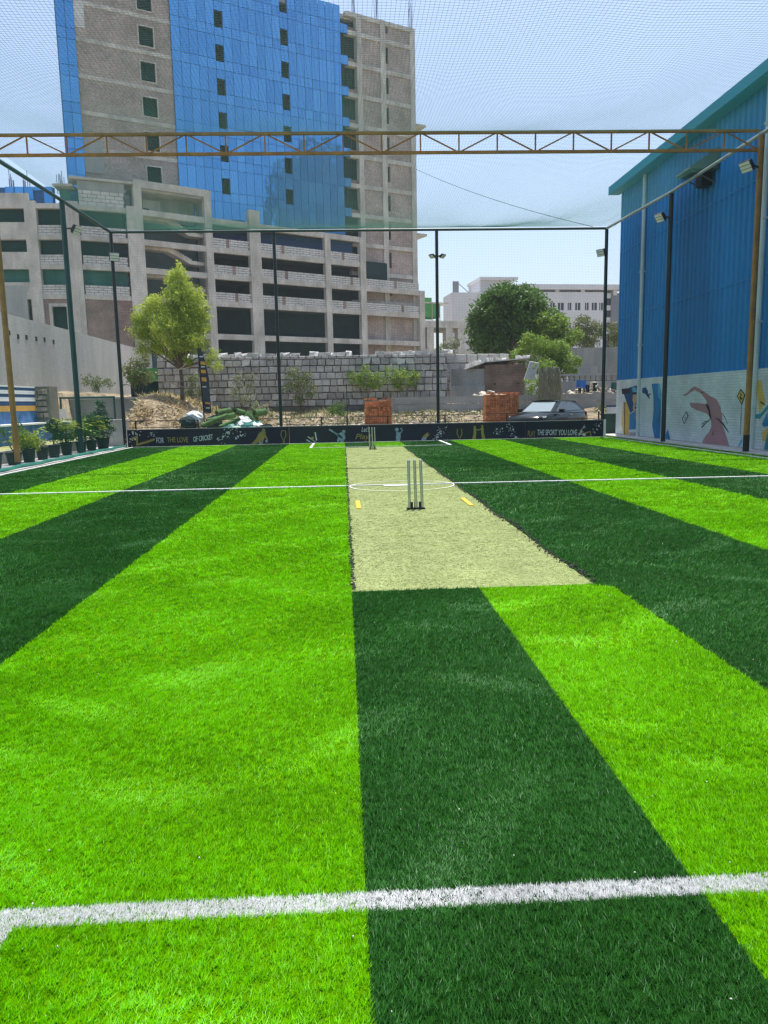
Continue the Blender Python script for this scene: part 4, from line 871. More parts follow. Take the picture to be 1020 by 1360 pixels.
for a in ((176,581,14,20,34,.8),(201,577,16,6,16,.3),(299,578,18,20,46,1),(322,578,15,9,22,.6),(584,574,14,18,40,1),(660,574,16,8,20,.4),(680,573,12,18,34,-1),(774,569,9,18,30,.8),(792,567,12,12,18,.5)): splash(*a)
# railing behind the board
rg = thing('low_railing', (1, 30.25, 0), 'thin dark pipe railing just behind the banner wall', 'railing')
for z in (.74, 1.0): mb = MB(); mb.cyl((-8.5, 30.28, z), (10.3, 30.28, z), .014, n=6); mb.build('pipe', mt['black'], rg)
for px_ in (180, 263, 427, 461, 515, 591, 673, 795):
    x = atY(px_, 560, 30.28).x; mb = MB(); mb.bar((x, 30.28, 0), (x, 30.28, 1.02), .05, .05); mb.build('upright', mt['black'], rg)
mb = MB(); x = atY(461, 540, 30.3).x; mb.cyl((x, 30.3, 0), (x, 30.3, 2.3), .018, n=6); solo(mb, 'thin_pole', mt['postdark'], (x, 30.3, 0), 'thin dark pole behind the banner left of the brick stack', 'pole')

# ================================================================== WICKETS
def wicket(x, y, label):
    t = thing('cricket_wicket', (x, y, .015), label, 'wicket', 'cricket wickets on the pitch')
    mb = MB(); mb.box(x-.135, x+.135, y-.05, y+.05, .012, .026); mb.build('base_plate', mt['black'], t)
    for k in (-1, 0, 1):
        sx = x+k*.092; mb = MB(); lean = random.uniform(-.006, .006)
        mb.cyl((sx, y, .11), (sx+lean-.012, y, .715), .021, n=14); s_ = mb.build('stump', mt['steel'], t, smooth=False)
        mb = MB(); mb.cyl((sx+lean-.012, y, .716), (sx+lean-.012, y, .735), .019, .012, n=12); mb.build('cap', mt['white_paint'], s_)
        mb = MB(); mb.cyl((sx, y, .03), (sx, y, .11), .025, n=12); mb.build('spring_socket', mt['steel'], t)
    for k in (-1, 1): mb = MB(); mb.obox((x+k*.055, y-.02, .07), (.012,0,0), (0,.02,0), (0,0,.042)); mb.build('bracket', mt['black'], t)
wicket(1.02, 10.74, 'set of three steel stumps standing on the near end of the pitch'); wicket(.95, 24.98, 'set of three stumps at the far end before the banner')
# ================================================================== PLANTS
LM = {'neem': leafmat('neem_leaf', (.15,.26,.02), (.72,.80,.14), .47), 'dense': leafmat('dense_tree_leaf', (.040,.105,.020), (.18,.32,.06), .34),
      'shrub': leafmat('dusty_shrub_leaf', (.075,.105,.035), (.30,.34,.14), .3), 'lime': leafmat('lime_shrub_leaf', (.10,.19,.025), (.36,.50,.08), .4),
      'pot': leafmat('pot_plant_leaf', (.022,.08,.018), (.11,.26,.05), .32), 'croton': leafmat('yellow_green_leaf', (.14,.26,.02), (.55,.62,.07), .38), 'hedge': leafmat('clipped_hedge_leaf', (.012,.05,.02), (.04,.13,.045), .25),
      'pale': leafmat('pale_dusty_leaf', (.12,.15,.08), (.40,.43,.26), .3)}
mt['bark'] = M('grey_brown_bark', (.16,.125,.09), .95, .3, 6, bump=.8, bscale=20); mt['stem'] = M('green_brown_stem', (.12,.11,.05), .9, .2, 8)
def leaves(name, clumps, size, mat, parent, ratio=.45, shell=.55, droop=0.0, up=.3):
    """clumps: (centre, rx, ry, rz, count); leaf-sized diamonds spread through each clump with gaps between small tufts"""
    Vs, at = [], []
    for c, rx, ry, rz, n in clumps:
        nt_ = max(4, n//16); d = RNG.normal(size=(nt_, 3)); d /= np.linalg.norm(d, axis=1, keepdims=True)
        rad = RNG.uniform(shell, 1, nt_)**.7; rad[RNG.random(nt_) < .25] *= .6
        tc = d*rad[:, None]*np.array([rx, ry, rz])+np.array(c[:3])
        idx = RNG.integers(0, nt_, n); tr = .12*min(rx, rz)+size*.75
        p = tc[idx]+RNG.normal(size=(n, 3))*tr*np.array([.62, .62, .5])
        p[:, 2] -= droop*np.abs(RNG.normal(size=n))*tr
        L = size*RNG.uniform(.6, 1.3, n); a = RNG.normal(size=(n, 3)); a[:, 2] -= droop*1.5; a /= np.linalg.norm(a, axis=1, keepdims=True)
        nn = RNG.normal(size=(n, 3)); nn[:, 2] += up*3; b = np.cross(a, nn); b /= np.linalg.norm(b, axis=1, keepdims=True)
        L_ = L[:, None]; Vs.append(np.stack([p-a*L_*.5, p+b*L_*ratio*.5, p+a*L_*.5, p-b*L_*ratio*.5], 1))
        tv = RNG.beta(2, 2, nt_)[idx]; at.append(np.repeat(np.clip(tv*.6+RNG.random(n)*.4, 0, 1), 4))
    V = np.concatenate(Vs).reshape(-1, 3); F = np.arange(len(V)).reshape(-1, 4); o = ORI[parent.name]
    ob = mesh_np(name, V, F, [mat], attr=np.concatenate(at), origin=o[:]); return link(ob, parent, o)
def blobs(lst, Y, dens, dy=.8):
    out = []
    for x, y, r in lst:
        R = r/ppm(Y)*(1.18 if Y < 50 and r < 14 else 1); yy = Y+random.uniform(-dy, dy)*R; p = atY(x, y, yy); out.append((p, R, R, R*.95, max(30, int(dens*r*r))))
    return out
def limbs(base, targets, r0, parent, fork=.5, name='trunk', mat=None):
    mb = MB(); base = Vector(base); top = sum((Vector(t[0]) for t in targets), Vector())/len(targets); f = base.lerp(top, fork); f.x = base.x*.7+f.x*.3
    m1 = base.lerp(f, .5)+Vector((random.uniform(-.05,.05), 0, 0)); mb.tube([base-Vector((0,0,.2)), m1, f], [r0*1.15, r0*.9, r0*.75], 9)
    for t in targets:
        q = Vector(t[0]); mid = f.lerp(q, .5)+Vector((random.uniform(-.15,.15), random.uniform(-.15,.15), .15)); mb.tube([f, mid, q], [r0*.5, r0*.3, r0*.08], 6)
    return mb.build(name, mat or mt['bark'], parent, smooth=True)
def tree(name, label, base, lst, Y, dens, size, mat, r0, cat='tree', dy=.8, fork=.45, group=None, **kw):
    t = thing(name, base, label, cat, group); cl = blobs(lst, Y, dens, dy); limbs(base, cl, r0, t, fork); leaves('crown' if cat == 'tree' else 'foliage', cl, size, mat, t, **kw); return t
Yt = 38.0; b = atY(243, 548, Yt); b.z = float(gz(b.x, b.y))
tree('neem_tree', 'slender young tree with yellow green crown before the stone wall', b,
     [(236,370,15),(243,385,14),(232,392,17),(258,392,12),(263,408,13),(245,410,18),(222,410,14),(204,402,14),(192,418,15),(186,438,13),(200,440,18),(222,432,20),(250,432,20),(266,432,12),(240,452,18),(262,452,13),(210,458,14),(193,462,10),(230,470,8),(250,478,7),(283,470,7),(288,484,6),(277,482,5),(181,425,7),(270,420,7),(236,358,8)], Yt, 6.6, .135, LM['neem'], .11, ratio=.32, droop=.5, shell=.4, fork=.42)
Yb = 58.0; b = atY(676, 500, Yb); b.z = 1.0
tree('dense_tree', 'big round dark green tree behind the brick hut', b,
     [(676,400,24),(650,412,22),(705,406,22),(640,435,20),(668,430,30),(700,430,26),(722,428,18),(735,420,11),(660,393,14),(690,393,14),(634,455,14),(655,460,24),(690,458,26),(722,452,18),(650,395,10),(700,390,12),(675,385,10),(630,425,8)], Yb, 5.0, .26, LM['dense'], .3, shell=.5)
for lst, lab, Y in (([(730,440,14),(745,430,13),(752,450,14),(735,460,14),(762,445,9),(722,425,9)], 'light green bushy tree touching the right side of the round tree', 56), ([(775,432,12),(790,440,13),(768,448,12),(783,455,12)], 'pale green tree in front of the white building windows', 70), ([(815,440,12),(820,455,12)], 'grey green tree between the corner post and the blue shed', 72)):
    b = atY(lst[0][0], 500, Y); b.z = 1.0; tree('bushy_tree', lab, b, lst, Y, 5.5, .24, LM['lime'] if Y < 60 else LM['shrub'], .16, group='light green trees at the back')
def shrub(label, lst, Y, dens, size, mat, base_px, **kw):
    b = atY(*base_px, Y); b.z = float(gz(b.x, b.y)); return tree('shrub', label, b, lst, Y, dens, size, mat, .03, cat='shrub', fork=.2, group='wild shrubs beyond the banner', **kw)
shrub('lime green shrub sprawling below the round tree beside the hut', [(708,458,13),(722,466,15),(740,466,16),(688,470,9),(735,482,12),(712,482,10),(752,478,11),(765,480,7),(700,450,8),(725,495,12),(745,492,11),(700,492,8),(758,492,7)], 47.5, 6, .17, LM['lime'], (722, 510))
shrub('lime creeper shrub at the foot of the leaning grey slab', [(706,510,8),(712,520,7),(700,522,6),(716,505,5)], 43.3, 6, .13, LM['lime'], (708, 530))
shrub('leafy shrub beside the left corner post', [(178,490,13),(190,482,10),(195,500,11),(178,508,9),(167,492,7)], 39.5, 5, .12, LM['shrub'], (184, 525), shell=.3)
shrub('grey shrub between the slender tree and the feather flag', [(258,505,9),(265,520,8),(252,520,7)], 41.5, 5, .12, LM['shrub'], (257, 540), shell=.3)
shrub('white flowering shrub right of the feather flag', [(318,505,9),(330,515,9),(312,520,8),(335,500,7),(325,530,8)], 42, 3.6, .11, LM['pale'], (322, 545), shell=.3)
shrub('tall grey green shrub right of the black post before the stone wall', [(390,495,10),(400,510,13),(412,520,9),(385,515,9),(408,500,8),(398,530,8)], 42.5, 4.6, .12, LM['shrub'], (400, 550), shell=.3)
shrub('wide green shrub on the stone wall above the brick stack', [(470,500,9),(485,497,10),(500,505,10),(492,512,8),(478,508,7)], 43.2, 4.2, .13, LM['lime'], (488, 545), shell=.3)
shrub('green shrub against the stone wall left of the middle back post', [(520,498,10),(535,500,11),(548,505,9),(528,512,8),(552,495,6)], 43.2, 4.4, .13, LM['lime'], (535, 545), shell=.3)
shrub('small round dark bush before the earth bank left of the brick stack', [(447,542,8),(455,546,7),(440,548,5)], 37.5, 9, .09, LM['dense'], (449, 560))
shrub('low pale weeds beside the green turf rolls', [(340,540,7),(352,545,7),(345,552,6)], 37, 4.5, .10, LM['pale'], (346, 562), shell=.3)
shrub('low weeds at the foot of the grey plank wall', [(560,548,5),(572,550,5),(548,552,4)], 39.5, 5, .10, LM['shrub'], (562, 556))
shrub('pale weeds under the parapet of the car park right of the black post', [(590,460,8),(603,455,8),(597,470,8),(585,470,6)], 60, 4, .2, LM['pale'], (596, 500), shell=.3)
shrub('dry grass clump on the earth bank beside the gray wall', [(118,505,8),(130,510,9),(143,508,7)], 41, 4.5, .12, LM['shrub'], (130, 520), shell=.3)
shrub('dusty bush behind the car roof at the right', [(800,540,5),(793,545,5),(806,548,4)], 39, 5, .10, LM['shrub'], (800, 556))

# ------------------------------------------------------------------ potted plants on the left paving
mt['soil'] = M('potting_soil', (.06,.045,.03), .95, .3, 12)
mt['potblack'] = M('black_plastic_pot', (.012,.016,.017), .5, .2, 4)
def pot(x, y, r, h, label):
    t = thing('potted_plant', (x, y, .012), label, 'potted plant', 'potted plants along the left edge'); z = .012
    mb = MB(); mb.cyl((x, y, z), (x, y, z+h), r*.72, r*.97, 20); p = mb.build('pot', mt['potblack'], t, smooth=False)
    n = 20; vs = []; rim = MB()
    rim.cyl((x, y, z+h-.035), (x, y, z+h+.004), r*1.04, r*1.04, 20); rim.build('rim', mt['potblack'], p)
    mb = MB(); mb.cyl((x, y, z+h+.004), (x, y, z+h+.012), r*.9, r*.9, 16); mb.build('soil', mt['soil'], p)
    return t, Vector((x, y, z+h+.01))
def stems(t, c, n, sp, h, r=.008):
    tips = []
    for k in range(n):
        a = random.uniform(0, 6.28); q = c+Vector((math.cos(a)*sp*random.random(), math.sin(a)*sp*random.random(), h*random.uniform(.7, 1))); tips.append(q)
        mb = MB(); mb.tube([c+(q-c)*.0+Vector((random.uniform(-.03,.03), 0, 0)), c.lerp(q, .5)+Vector((0, 0, .03)), q], [r, r*.8, r*.4], 5); mb.build('stem', mt['stem'], t)
    return tips
def fronds(t, c, n, ln, mat, w=.045):
    Vs, Fs, at = [], [], []
    for k in range(n):
        a = random.uniform(0, 6.283); el = random.uniform(.5, 1.35); L = ln*random.uniform(.7, 1.1); pts = []
        for i in range(8):
            s_ = i/7; e = el-s_*s_*1.1; pts.append((c.x+math.cos(a)*L*s_*math.cos(el*.85), c.y+math.sin(a)*L*s_*math.cos(el*.85), c.z+L*(s_*math.sin(el)-.55*s_*s_)))
        sd = np.array([-math.sin(a), math.cos(a), 0])
        for i in range(1, 8):
            for sg in (-1, 1):
                p = np.array(pts[i]); q = p+sd*sg*L*.26*(1-abs(i/7-.5))+np.array([math.cos(a)*.06, math.sin(a)*.06, -.04]); v = np.array([math.cos(a), math.sin(a), .2])*w/2
                Vs.append([p-v, q, p+v]); at += [random.random()]*3
    V = np.array(Vs).reshape(-1, 3); o = ORI[t.name]; ob = mesh_np('leaf_fronds', V, np.arange(len(V)).reshape(-1, 3), [mat], attr=at, origin=o[:]); return link(ob, t, o)
PY = lambda px_, py_: gnd(px_, py_)
PXL = -9.28
specs = [(20.35, .21, .40, 'bare', 'black pot with thin sprigs at the far left edge'), (21.55, .22, .34, 'sprig', 'black pot with sparse branches beside the ochre post'), (22.55, .20, .42, 'croton', 'black pot with a yellow green leafy plant'), (23.55, .19, .36, 'low', 'black pot with a low sparse plant between two leafier ones'),
         (24.5, .20, .38, 'ball', 'black pot with a small clipped ball bush'), (25.6, .20, .42, 'palm', 'black pot with a tall yellowish palm left of the teal post'), (27.0, .19, .36, 'fern', 'black pot with dark ferny leaves just right of the teal post'), (28.1, .20, .36, 'bush', 'black pot with a full green bush near the corner'), (29.05, .26, .42, 'cone', 'large black pot with a dark conical conifer in the corner')]
for y, r, h, kd, lab in specs:
    x = PXL+(.12 if kd == 'cone' else 0)
    t, c = pot(x, y, r, h, lab)
    if kd == 'bare':
        tp = stems(t, c, 6, .3, .5); leaves('foliage', [(c+Vector((0,0,.4)), .22, .22, .2, 160)], .07, LM['pot'], t)
    if kd == 'sprig': tp = stems(t, c, 7, .45, .75); leaves('foliage', [(q, .1, .1, .1, 40) for q in tp], .07, LM['pot'], t)
    if kd == 'croton': stems(t, c, 8, .2, .3); leaves('foliage', [(c+Vector((0,0,.22)), .46, .40, .34, 800)], .14, LM['croton'], t, ratio=.4, shell=.2, up=.6)
    if kd == 'low': stems(t, c, 7, .25, .22); leaves('foliage', [(c+Vector((0,0,.1)), .25, .22, .12, 160)], .07, LM['pale'], t)
    if kd == 'ball':
        stems(t, c, 3, .02, .5, .014); leaves('foliage', [(c+Vector((0,0,.60)), .19, .19, .22, 1300), (c+Vector((.06,0,.14)), .28, .24, .14, 360)], .05, LM['hedge'], t, shell=.8)
    if kd == 'palm': stems(t, c, 5, .1, .6, .016); fronds(t, c+Vector((0,0,.35)), 40, 1.05, LM['croton']); leaves('foliage', [(c+Vector((0,0,.25)), .3, .3, .3, 400)], .1, LM['pot'], t)
    if kd == 'fern': stems(t, c, 5, .15, .4, .01); fronds(t, c+Vector((0,0,.15)), 26, .9, LM['pot']); leaves('foliage', [(c+Vector((0,0,.35)), .34, .34, .38, 700)], .1, LM['pot'], t)
    if kd == 'bush': stems(t, c, 6, .2, .6, .012); fronds(t, c+Vector((0,0,.45)), 34, 1.0, LM['croton']); leaves('foliage', [(c+Vector((0,0,.48)), .42, .40, .48, 1300)], .11, LM['pot'], t)
    if kd == 'cone': stems(t, c, 1, .01, 1.2, .03); leaves('foliage', [(c+Vector((0,0,.28)), .46, .44, .34, 1500), (c+Vector((0,0,.72)), .36, .36, .34, 1100), (c+Vector((0,0,1.12)), .20, .20, .28, 600)], .07, LM['hedge'], t, shell=.75)
# ================================================================== YARD BEYOND THE FIELD
# ---- left: long grey retaining wall, striped wall, terraces
mt['weep'] = M('weep_hole_dark', (.03,.03,.03), .9, .1, 5)
rw = thing('retaining_wall', (-14.1, 40, 2.2), 'tall grey cement retaining wall with a row of weep holes', 'wall')
mb = MB(); mb.box(-14.5, -14.0, 24, 54, 1.5, 5.55); mb.build('wall_body', mt['retaining'], rw)
for px_, py_ in ((12,442),(24,447),(35,448),(48,450),(59,451),(71,454),(13,496)):
    p = atX(px_, py_, -14.0); mb = MB(); mb.obox((-13.995, p.y, p.z), (.012,0,0), (0,.10,0), (0,0,.10)); mb.build('weep_hole', mt['weep'], rw)
mt['stripe_blue'] = M('navy_blue_paint', (.025,.07,.19), .8, .2, 2, fine=.15); mt['stripe_orange'] = M('orange_yellow_paint', (.66,.36,.07), .8, .15, 2, fine=.2)
mt['stripe_white'] = M('old_white_paint', (.80,.82,.84), .8, .08, 2, fine=.1); mt['blotch'] = M('mottled_blue_paint', (.06,.17,.38), .85, .35, 3, (.02,.08,.2), fine=.4)
sw = thing('striped_wall', (-12.3, 27, 0), 'low wall painted with blue white and orange bands', 'wall')
Lx = -12.3; y0w, y1w = 20, 31.0
mb = MB(); mb.box(Lx-.25, Lx, y0w, y1w, .3, 2.42); mb.build('wall_body', mt['stripe_blue'], sw)
def band(pa, pb, mat): 
    z1, z0 = atX(10, pa, Lx).z, atX(10, pb, Lx).z; mb = MB(); mb.box(Lx+.001, Lx+.005, y0w, y1w-.005, z0, z1); mb.build('painted_band', mt[mat], sw)
for a, b, m_ in ((511.5,513.8,'stripe_white'),(518,523,'stripe_white'),(527.5,533,'stripe_white'),(539,546.5,'stripe_orange'),(547,565,'blotch')): band(a, b, m_)
mb = MB(); mb.box(Lx, Lx+.55, y0w, 33, .0, .97); lt = mb.build('ledge', mt['blotch'], sw)
mb = MB(); mb.box(Lx-.01, Lx+.58, y0w, 33.05, .97, 1.03); mb.build('ledge_coping', mt['stripe_white'], sw)
mt['verge'] = M('dry_yellow_grass', (.42,.40,.16), .95, .25, 5, (.25,.28,.10), fine=.3, bump=.6, bscale=30)
sheet('verge', -11.7, -10.0, 12, 33, .30, mt['verge'], 'dry grass verge between the striped wall and the kerb')
mb = MB(); mb.box(-10.0, -9.86, 12, 33, -.02, .36); solo(mb, 'garden_kerb', mt['plaster'], (-9.93, 22, 0), 'pale concrete kerb behind the plant pots', 'kerb')
# rough rubble masonry between the striped wall and the bank
mt['rubble_stone'] = M('rubble_masonry_stone', (.34,.31,.26), .95, .25, 3, (.22,.20,.17), rnd=.25, bump=.5, bscale=15)
rm = thing('rubble_masonry', (-12.4, 31.3, 0), 'rough brown stone masonry pier beside the striped wall', 'wall')
mb = MB(); mb.box(-13.3, -11.75, 31.05, 31.9, .2, 2.45); mb.build('mortar_core', mt['mortar'], rm)
def jit_box(name, mat, j=.09, seed=0):
    rr_ = random.Random(seed); mb = MB()
    q = lambda x, y, z: (x*.5+rr_.uniform(-j, j)*.5, y*.5+rr_.uniform(-j, j)*.5, z*.5+rr_.uniform(-j, j)*.5)
    lo, hi = -1, 1; c = .84
    vs = []; fs = []
    # front face inset for a soft arris
    for (y, k) in ((1, 1), (-.7, 1), (-1, c)):
        for (x, z) in ((-1,-1),(1,-1),(1,1),(-1,1)): vs.append(q(x*k, y, z*k))
    for l in (0, 4):
        for i in range(4): fs.append((l+i, l+4+i, l+4+(i+1)%4, l+(i+1)%4))
    fs += [(8,11,10,9), (0,1,2,3)]
    me = bpy.data.meshes.new(name); me.from_pydata(vs, [], fs); me.materials.append(mat); me.update()
    import bmesh
    b_ = bmesh.new(); b_.from_mesh(me); bmesh.ops.recalc_face_normals(b_, faces=b_.faces); b_.to_mesh(me); b_.free(); return me
sv = [jit_box('stone', mt['rubble_stone'], .22, s) for s in range(4)]
for r in range(9):
    for c_ in range(8):
        piece('stone', random.choice(sv), rm, (-13.3+c_*.195+random.uniform(-.03,.03), 31.03, .36+r*.235+random.uniform(-.02,.02)), (.18*random.uniform(.8,1.1), .14, .2*random.uniform(.75,1.05)))
# frontal retaining wall with pale coping
fw = thing('bank_wall', (-11.9, 36, .5), 'dark grey cement wall with pale coping holding the earth bank', 'wall')
mt['greycement'] = M('dark_grey_cement', (.34,.35,.335), .9, .12, 1, (.24,.25,.235), fine=.12, stretch=(1,1,.3))
mb = MB(); mb.box(-13.8, -9.75, 36, 36.35, .3, 1.94); mb.build('wall_body', mt['greycement'], fw)
mb = MB(); mb.box(-13.85, -9.7, 35.93, 36.4, 1.94, 2.03); mb.build('coping', mt['plaster'], fw)
gf = thing('pipe_frame', (-11.5, 34.5, 0), 'dark green pipe frame standing before the grey bank wall', 'frame')
xa, xb = atY(81, 540, 34.5).x, atY(152, 540, 34.5).x; zt_f = atY(110, 528, 34.5).z
for x in (xa, xb): mb = MB(); mb.cyl((x, 34.5, 0), (x, 34.5, zt_f), .045, n=8); mb.build('upright', mt['postteal'], gf)
mb = MB(); mb.cyl((xa-.05, 34.5, zt_f), (xb+.05, 34.5, zt_f), .045, n=8); mb.build('crossbar', mt['postteal'], gf)
mb = MB(); mb.cyl((xa-2.2, 34.45, zt_f-.95), (xb, 34.45, zt_f-.95), .02, n=6); mb.build('lower_bar', mt['postteal'], gf)
mt['unit'] = M('off_white_plastic', (.60,.62,.60), .6, .1, 3)
for px_ in (73.5, 84.5):
    x = atY(px_, 553, 33.6).x; cu_ = thing('plastic_chair', (x, 33.6, .3), ('left' if px_ < 80 else 'right')+' one of two small pale plastic chairs by the pipe frame', 'chair', 'pale chairs by the pipe frame')
    zc_ = atY(px_, 553, 33.6).z
    mb = MB(); mb.box(x-.17, x+.17, 33.5, 33.55, zc_-.02, zc_+.33); mb.build('backrest', mt['unit'], cu_)
    mb = MB(); mb.box(x-.19, x+.19, 33.2, 33.56, zc_-.08, zc_-.02); mb.build('seat', mt['unit'], cu_)
    for dx in (-.16, .16):
        for dy in (33.24, 33.5): mb = MB(); mb.box(x+dx-.02, x+dx+.02, dy, dy+.04, .27, zc_-.08); mb.build('leg', mt['unit'], cu_)
mb = MB(); mb.box(-12.8, -9.9, 32.9, 35.9, -.03, .28); solo(mb, 'concrete_platform', mt['greycement'], (-11.3, 34.4, 0), 'low concrete platform under the pipe frame', 'platform')
mb = MB(); mb.box(-9.6, -8.75, 30.7, 31.2, -.02, 1.02); mb.box(-9.62, -8.7, 30.68, 31.22, 1.02, 1.08); solo(mb, 'block_pier', mt['retaining'], (-9.2, 31, 0), 'pale cement pier just outside the left corner post', 'pier')

# ---- stone wall
mt['ashlar'] = M('grey_field_stone', (.58,.55,.50), .95, .14, 2.2, (.42,.395,.36), rnd=.26, bump=.5, bscale=14, fine=.15)
mt['palestone'] = M('pale_loose_stone', (.66,.645,.60), .95, .15, 3, rnd=.2)
stw = thing('stone_wall', (-2.2, 44, 1), 'long grey stone block wall with loose stones on top', 'wall')
SWY = 44.0; sx0, sx1 = -10.5, 6.1
mb = MB(); mb.box(sx0, sx1, SWY, SWY+.5, .6, 4.28); mb.build('mortar_core', mt['mortar'], stw)
sv = [jit_box('stone', mt['ashlar'], .10, 20+s) for s in range(7)]; pv = [jit_box('stone', mt['palestone'], .35, 40+s) for s in range(5)]
z = 1.40; row = 0
mb = MB(); mb.box(sx0, sx1, SWY-.1, SWY-.001, .6, 1.39); mb.build('footing', mt['mortar'], stw)
while z < 4.2:
    hh = .385 if z+.385 < 4.25 else 4.28-z
    x = sx0+random.uniform(-.3, 0)
    while x < sx1:
        w = random.uniform(.36, .55); a, b = max(x, sx0), min(x+w, sx1)
        if b-a > .12 and hh > .1:
            pale = random.random() < .035
            piece('stone', random.choice(pv if pale else sv), stw, ((a+b)/2, SWY-.03+random.uniform(-.02,.02), z+hh/2), ((b-a)*.91, .2*random.uniform(.85,1.3), hh*.87))
        x += w
    z += hh; row += 1
x = sx0
while x < sx1:
    w = random.uniform(.25, .8)
    if random.random() < .85: piece('cap_stone', random.choice(pv), stw, (x+w/2, SWY+.2+random.uniform(-.05,.1), 4.28+.09), (w*.9, .42, random.uniform(.14,.30)), (0, 0, random.uniform(-.2,.2)))
    x += w
mb = MB(); mb.box(-12.2, -10.55, 44.4, 44.5, 1.2, 3.4); solo(mb, 'green_sheet_screen', mt['cloth_and_shade_dark'], (-11.4, 44.4, 1), 'dark green sheet screen at the left end of the stone wall', 'screen')
mb = MB(); mb.box(-12.3, -10.6, 44.25, 44.38, 3.0, 3.75); solo(mb, 'green_cloth', mt['greencloth'], (-11.4, 44.3, 3), 'bright green cloth hung over the screen end of the stone wall', 'cloth')
# second stretch of block wall set back
bw2 = thing('block_wall', (7.6, 47.5, 1), 'short grey block wall set back behind the middle back post', 'wall')
mb = MB(); mb.box(6.0, 10.5, 47.5, 47.9, .8, 4.35); mb.build('mortar_core', mt['mortar'], bw2)
for r in range(6):
    x = 6.0-(.3 if r % 2 else 0)
    while x < 10.45:
        a, b = max(x, 6.0), min(x+.7, 10.5); 
        if b-a > .15: piece('stone', random.choice(sv), bw2, ((a+b)/2, 47.47, 1.1+r*.56+.27), ((b-a)*.95, .2, .52))
        x += .7
# ---- brick hut
mt['hutbrick'] = brickmat('old_hut_brick', (1, 0), .26, .095, (.30,.175,.125), (.235,.15,.11), (.27,.235,.20), .014, .6, .9, .4)
hut = thing('brick_hut', (8.3, 45.5, 1), 'small old brick hut with stones weighing down its sheet roof', 'hut')
hx0, hx1 = atY(644, 500, 45.5).x, atY(697, 500, 45.5).x; hz = atY(670, 484, 45.5).z
mb = MB(); mb.box(hx0, hx1, 45.5, 48.3, .9, hz); mb.build('brick_wall', mt['hutbrick'], hut)
cx0 = atY(599, 500, 45.6).x; mb = MB(); mb.box(cx0, hx0-.01, 45.55, 46, .9, atY(620, 490, 45.5).z); mb.build('cement_wall', mt['greycement'], hut)
mb = MB(); mb.box(cx0-.05, hx0-.01, 45.45, 45.549, .9, atY(620, 512, 45.5).z); mb.build('cement_plinth', mt['plaster'], hut)
mb = MB(); zl, zr2 = atY(620, 489, 45.3).z, atY(702, 475, 45.3).z+.0; xl_, xr_ = atY(620, 489, 45.3).x, atY(704, 475, 45.3).x
zm = atY(645, 480, 45.3).z
mb.hexa([(xl_,45.2,zl-.06),(hx0,45.2,zm-.06),(hx0,48.5,zm-.06),(xl_,48.5,zl-.06),(xl_,45.2,zl),(hx0,45.2,zm),(hx0,48.5,zm),(xl_,48.5,zl)])
mb.hexa([(hx0,45.2,zm-.06),(xr_,45.2,zr2-.06),(xr_,48.5,zr2-.06),(hx0,48.5,zm-.06),(hx0,45.2,zm),(xr_,45.2,zr2),(xr_,48.5,zr2),(hx0,48.5,zm)])
rf = mb.build('sheet_roof', mt['concrete'], hut)
for k in range(16):
    t_ = random.random(); x = xl_+(xr_-xl_)*t_; zz = zl+(zm-zl)*min(1, (x-xl_)/(hx0-xl_)) if x < hx0 else zm+(zr2-zm)*(x-hx0)/(xr_-hx0)
    piece('roof_stone', random.choice(pv), rf, (x, 45.5+random.random(), zz+.08), (random.uniform(.2,.5), .3, random.uniform(.14,.28)), (0, 0, random.random()))
for dx in (.55, 2.0): mb = MB(); mb.box(hx0+dx, hx0+dx+.1, 45.49, 45.499, hz-1.2, hz-1.1); mb.build('vent_hole', mt['weep'], hut)
a = Vector(atY(702, 505, 44.6)); b = Vector(atY(710, 481, 44.9))
mb = MB(); d = (b-a); mb.obox((a+b)/2, Vector((.28,0,-.05)), Vector((0,.05,.02)), d/2); solo(mb, 'leaning_slab', mt['plaster'], a, 'grey stone slab leaning beside the brick hut', 'slab')
# ---- low precast plank wall
mt['plank'] = M('precast_plank', (.42,.42,.40), .92, .12, 1.2, (.31,.31,.29), fine=.14, stretch=(.4,1,1))
pw = thing('plank_wall', (8, 41.6, .8), 'low grey precast concrete plank wall behind the car', 'wall')
pwx = [atY(x, 535, 41.6).x for x in (522, 583, 645, 700, 752, 800, 852)]
for k in range(len(pwx)-1):
    for r in range(3):
        j = random.uniform(-.03, .03); mb = MB(); mb.box(pwx[k]+.06, pwx[k+1]-.06, 41.6+j, 41.66+j, .62+r*.40, .62+r*.40+.385); mb.build('plank', mt['plank'], pw)
for x in pwx: mb = MB(); mb.box(x-.07, x+.07, 41.55, 41.72, .5, 1.86); mb.build('post', mt['plaster'], pw)
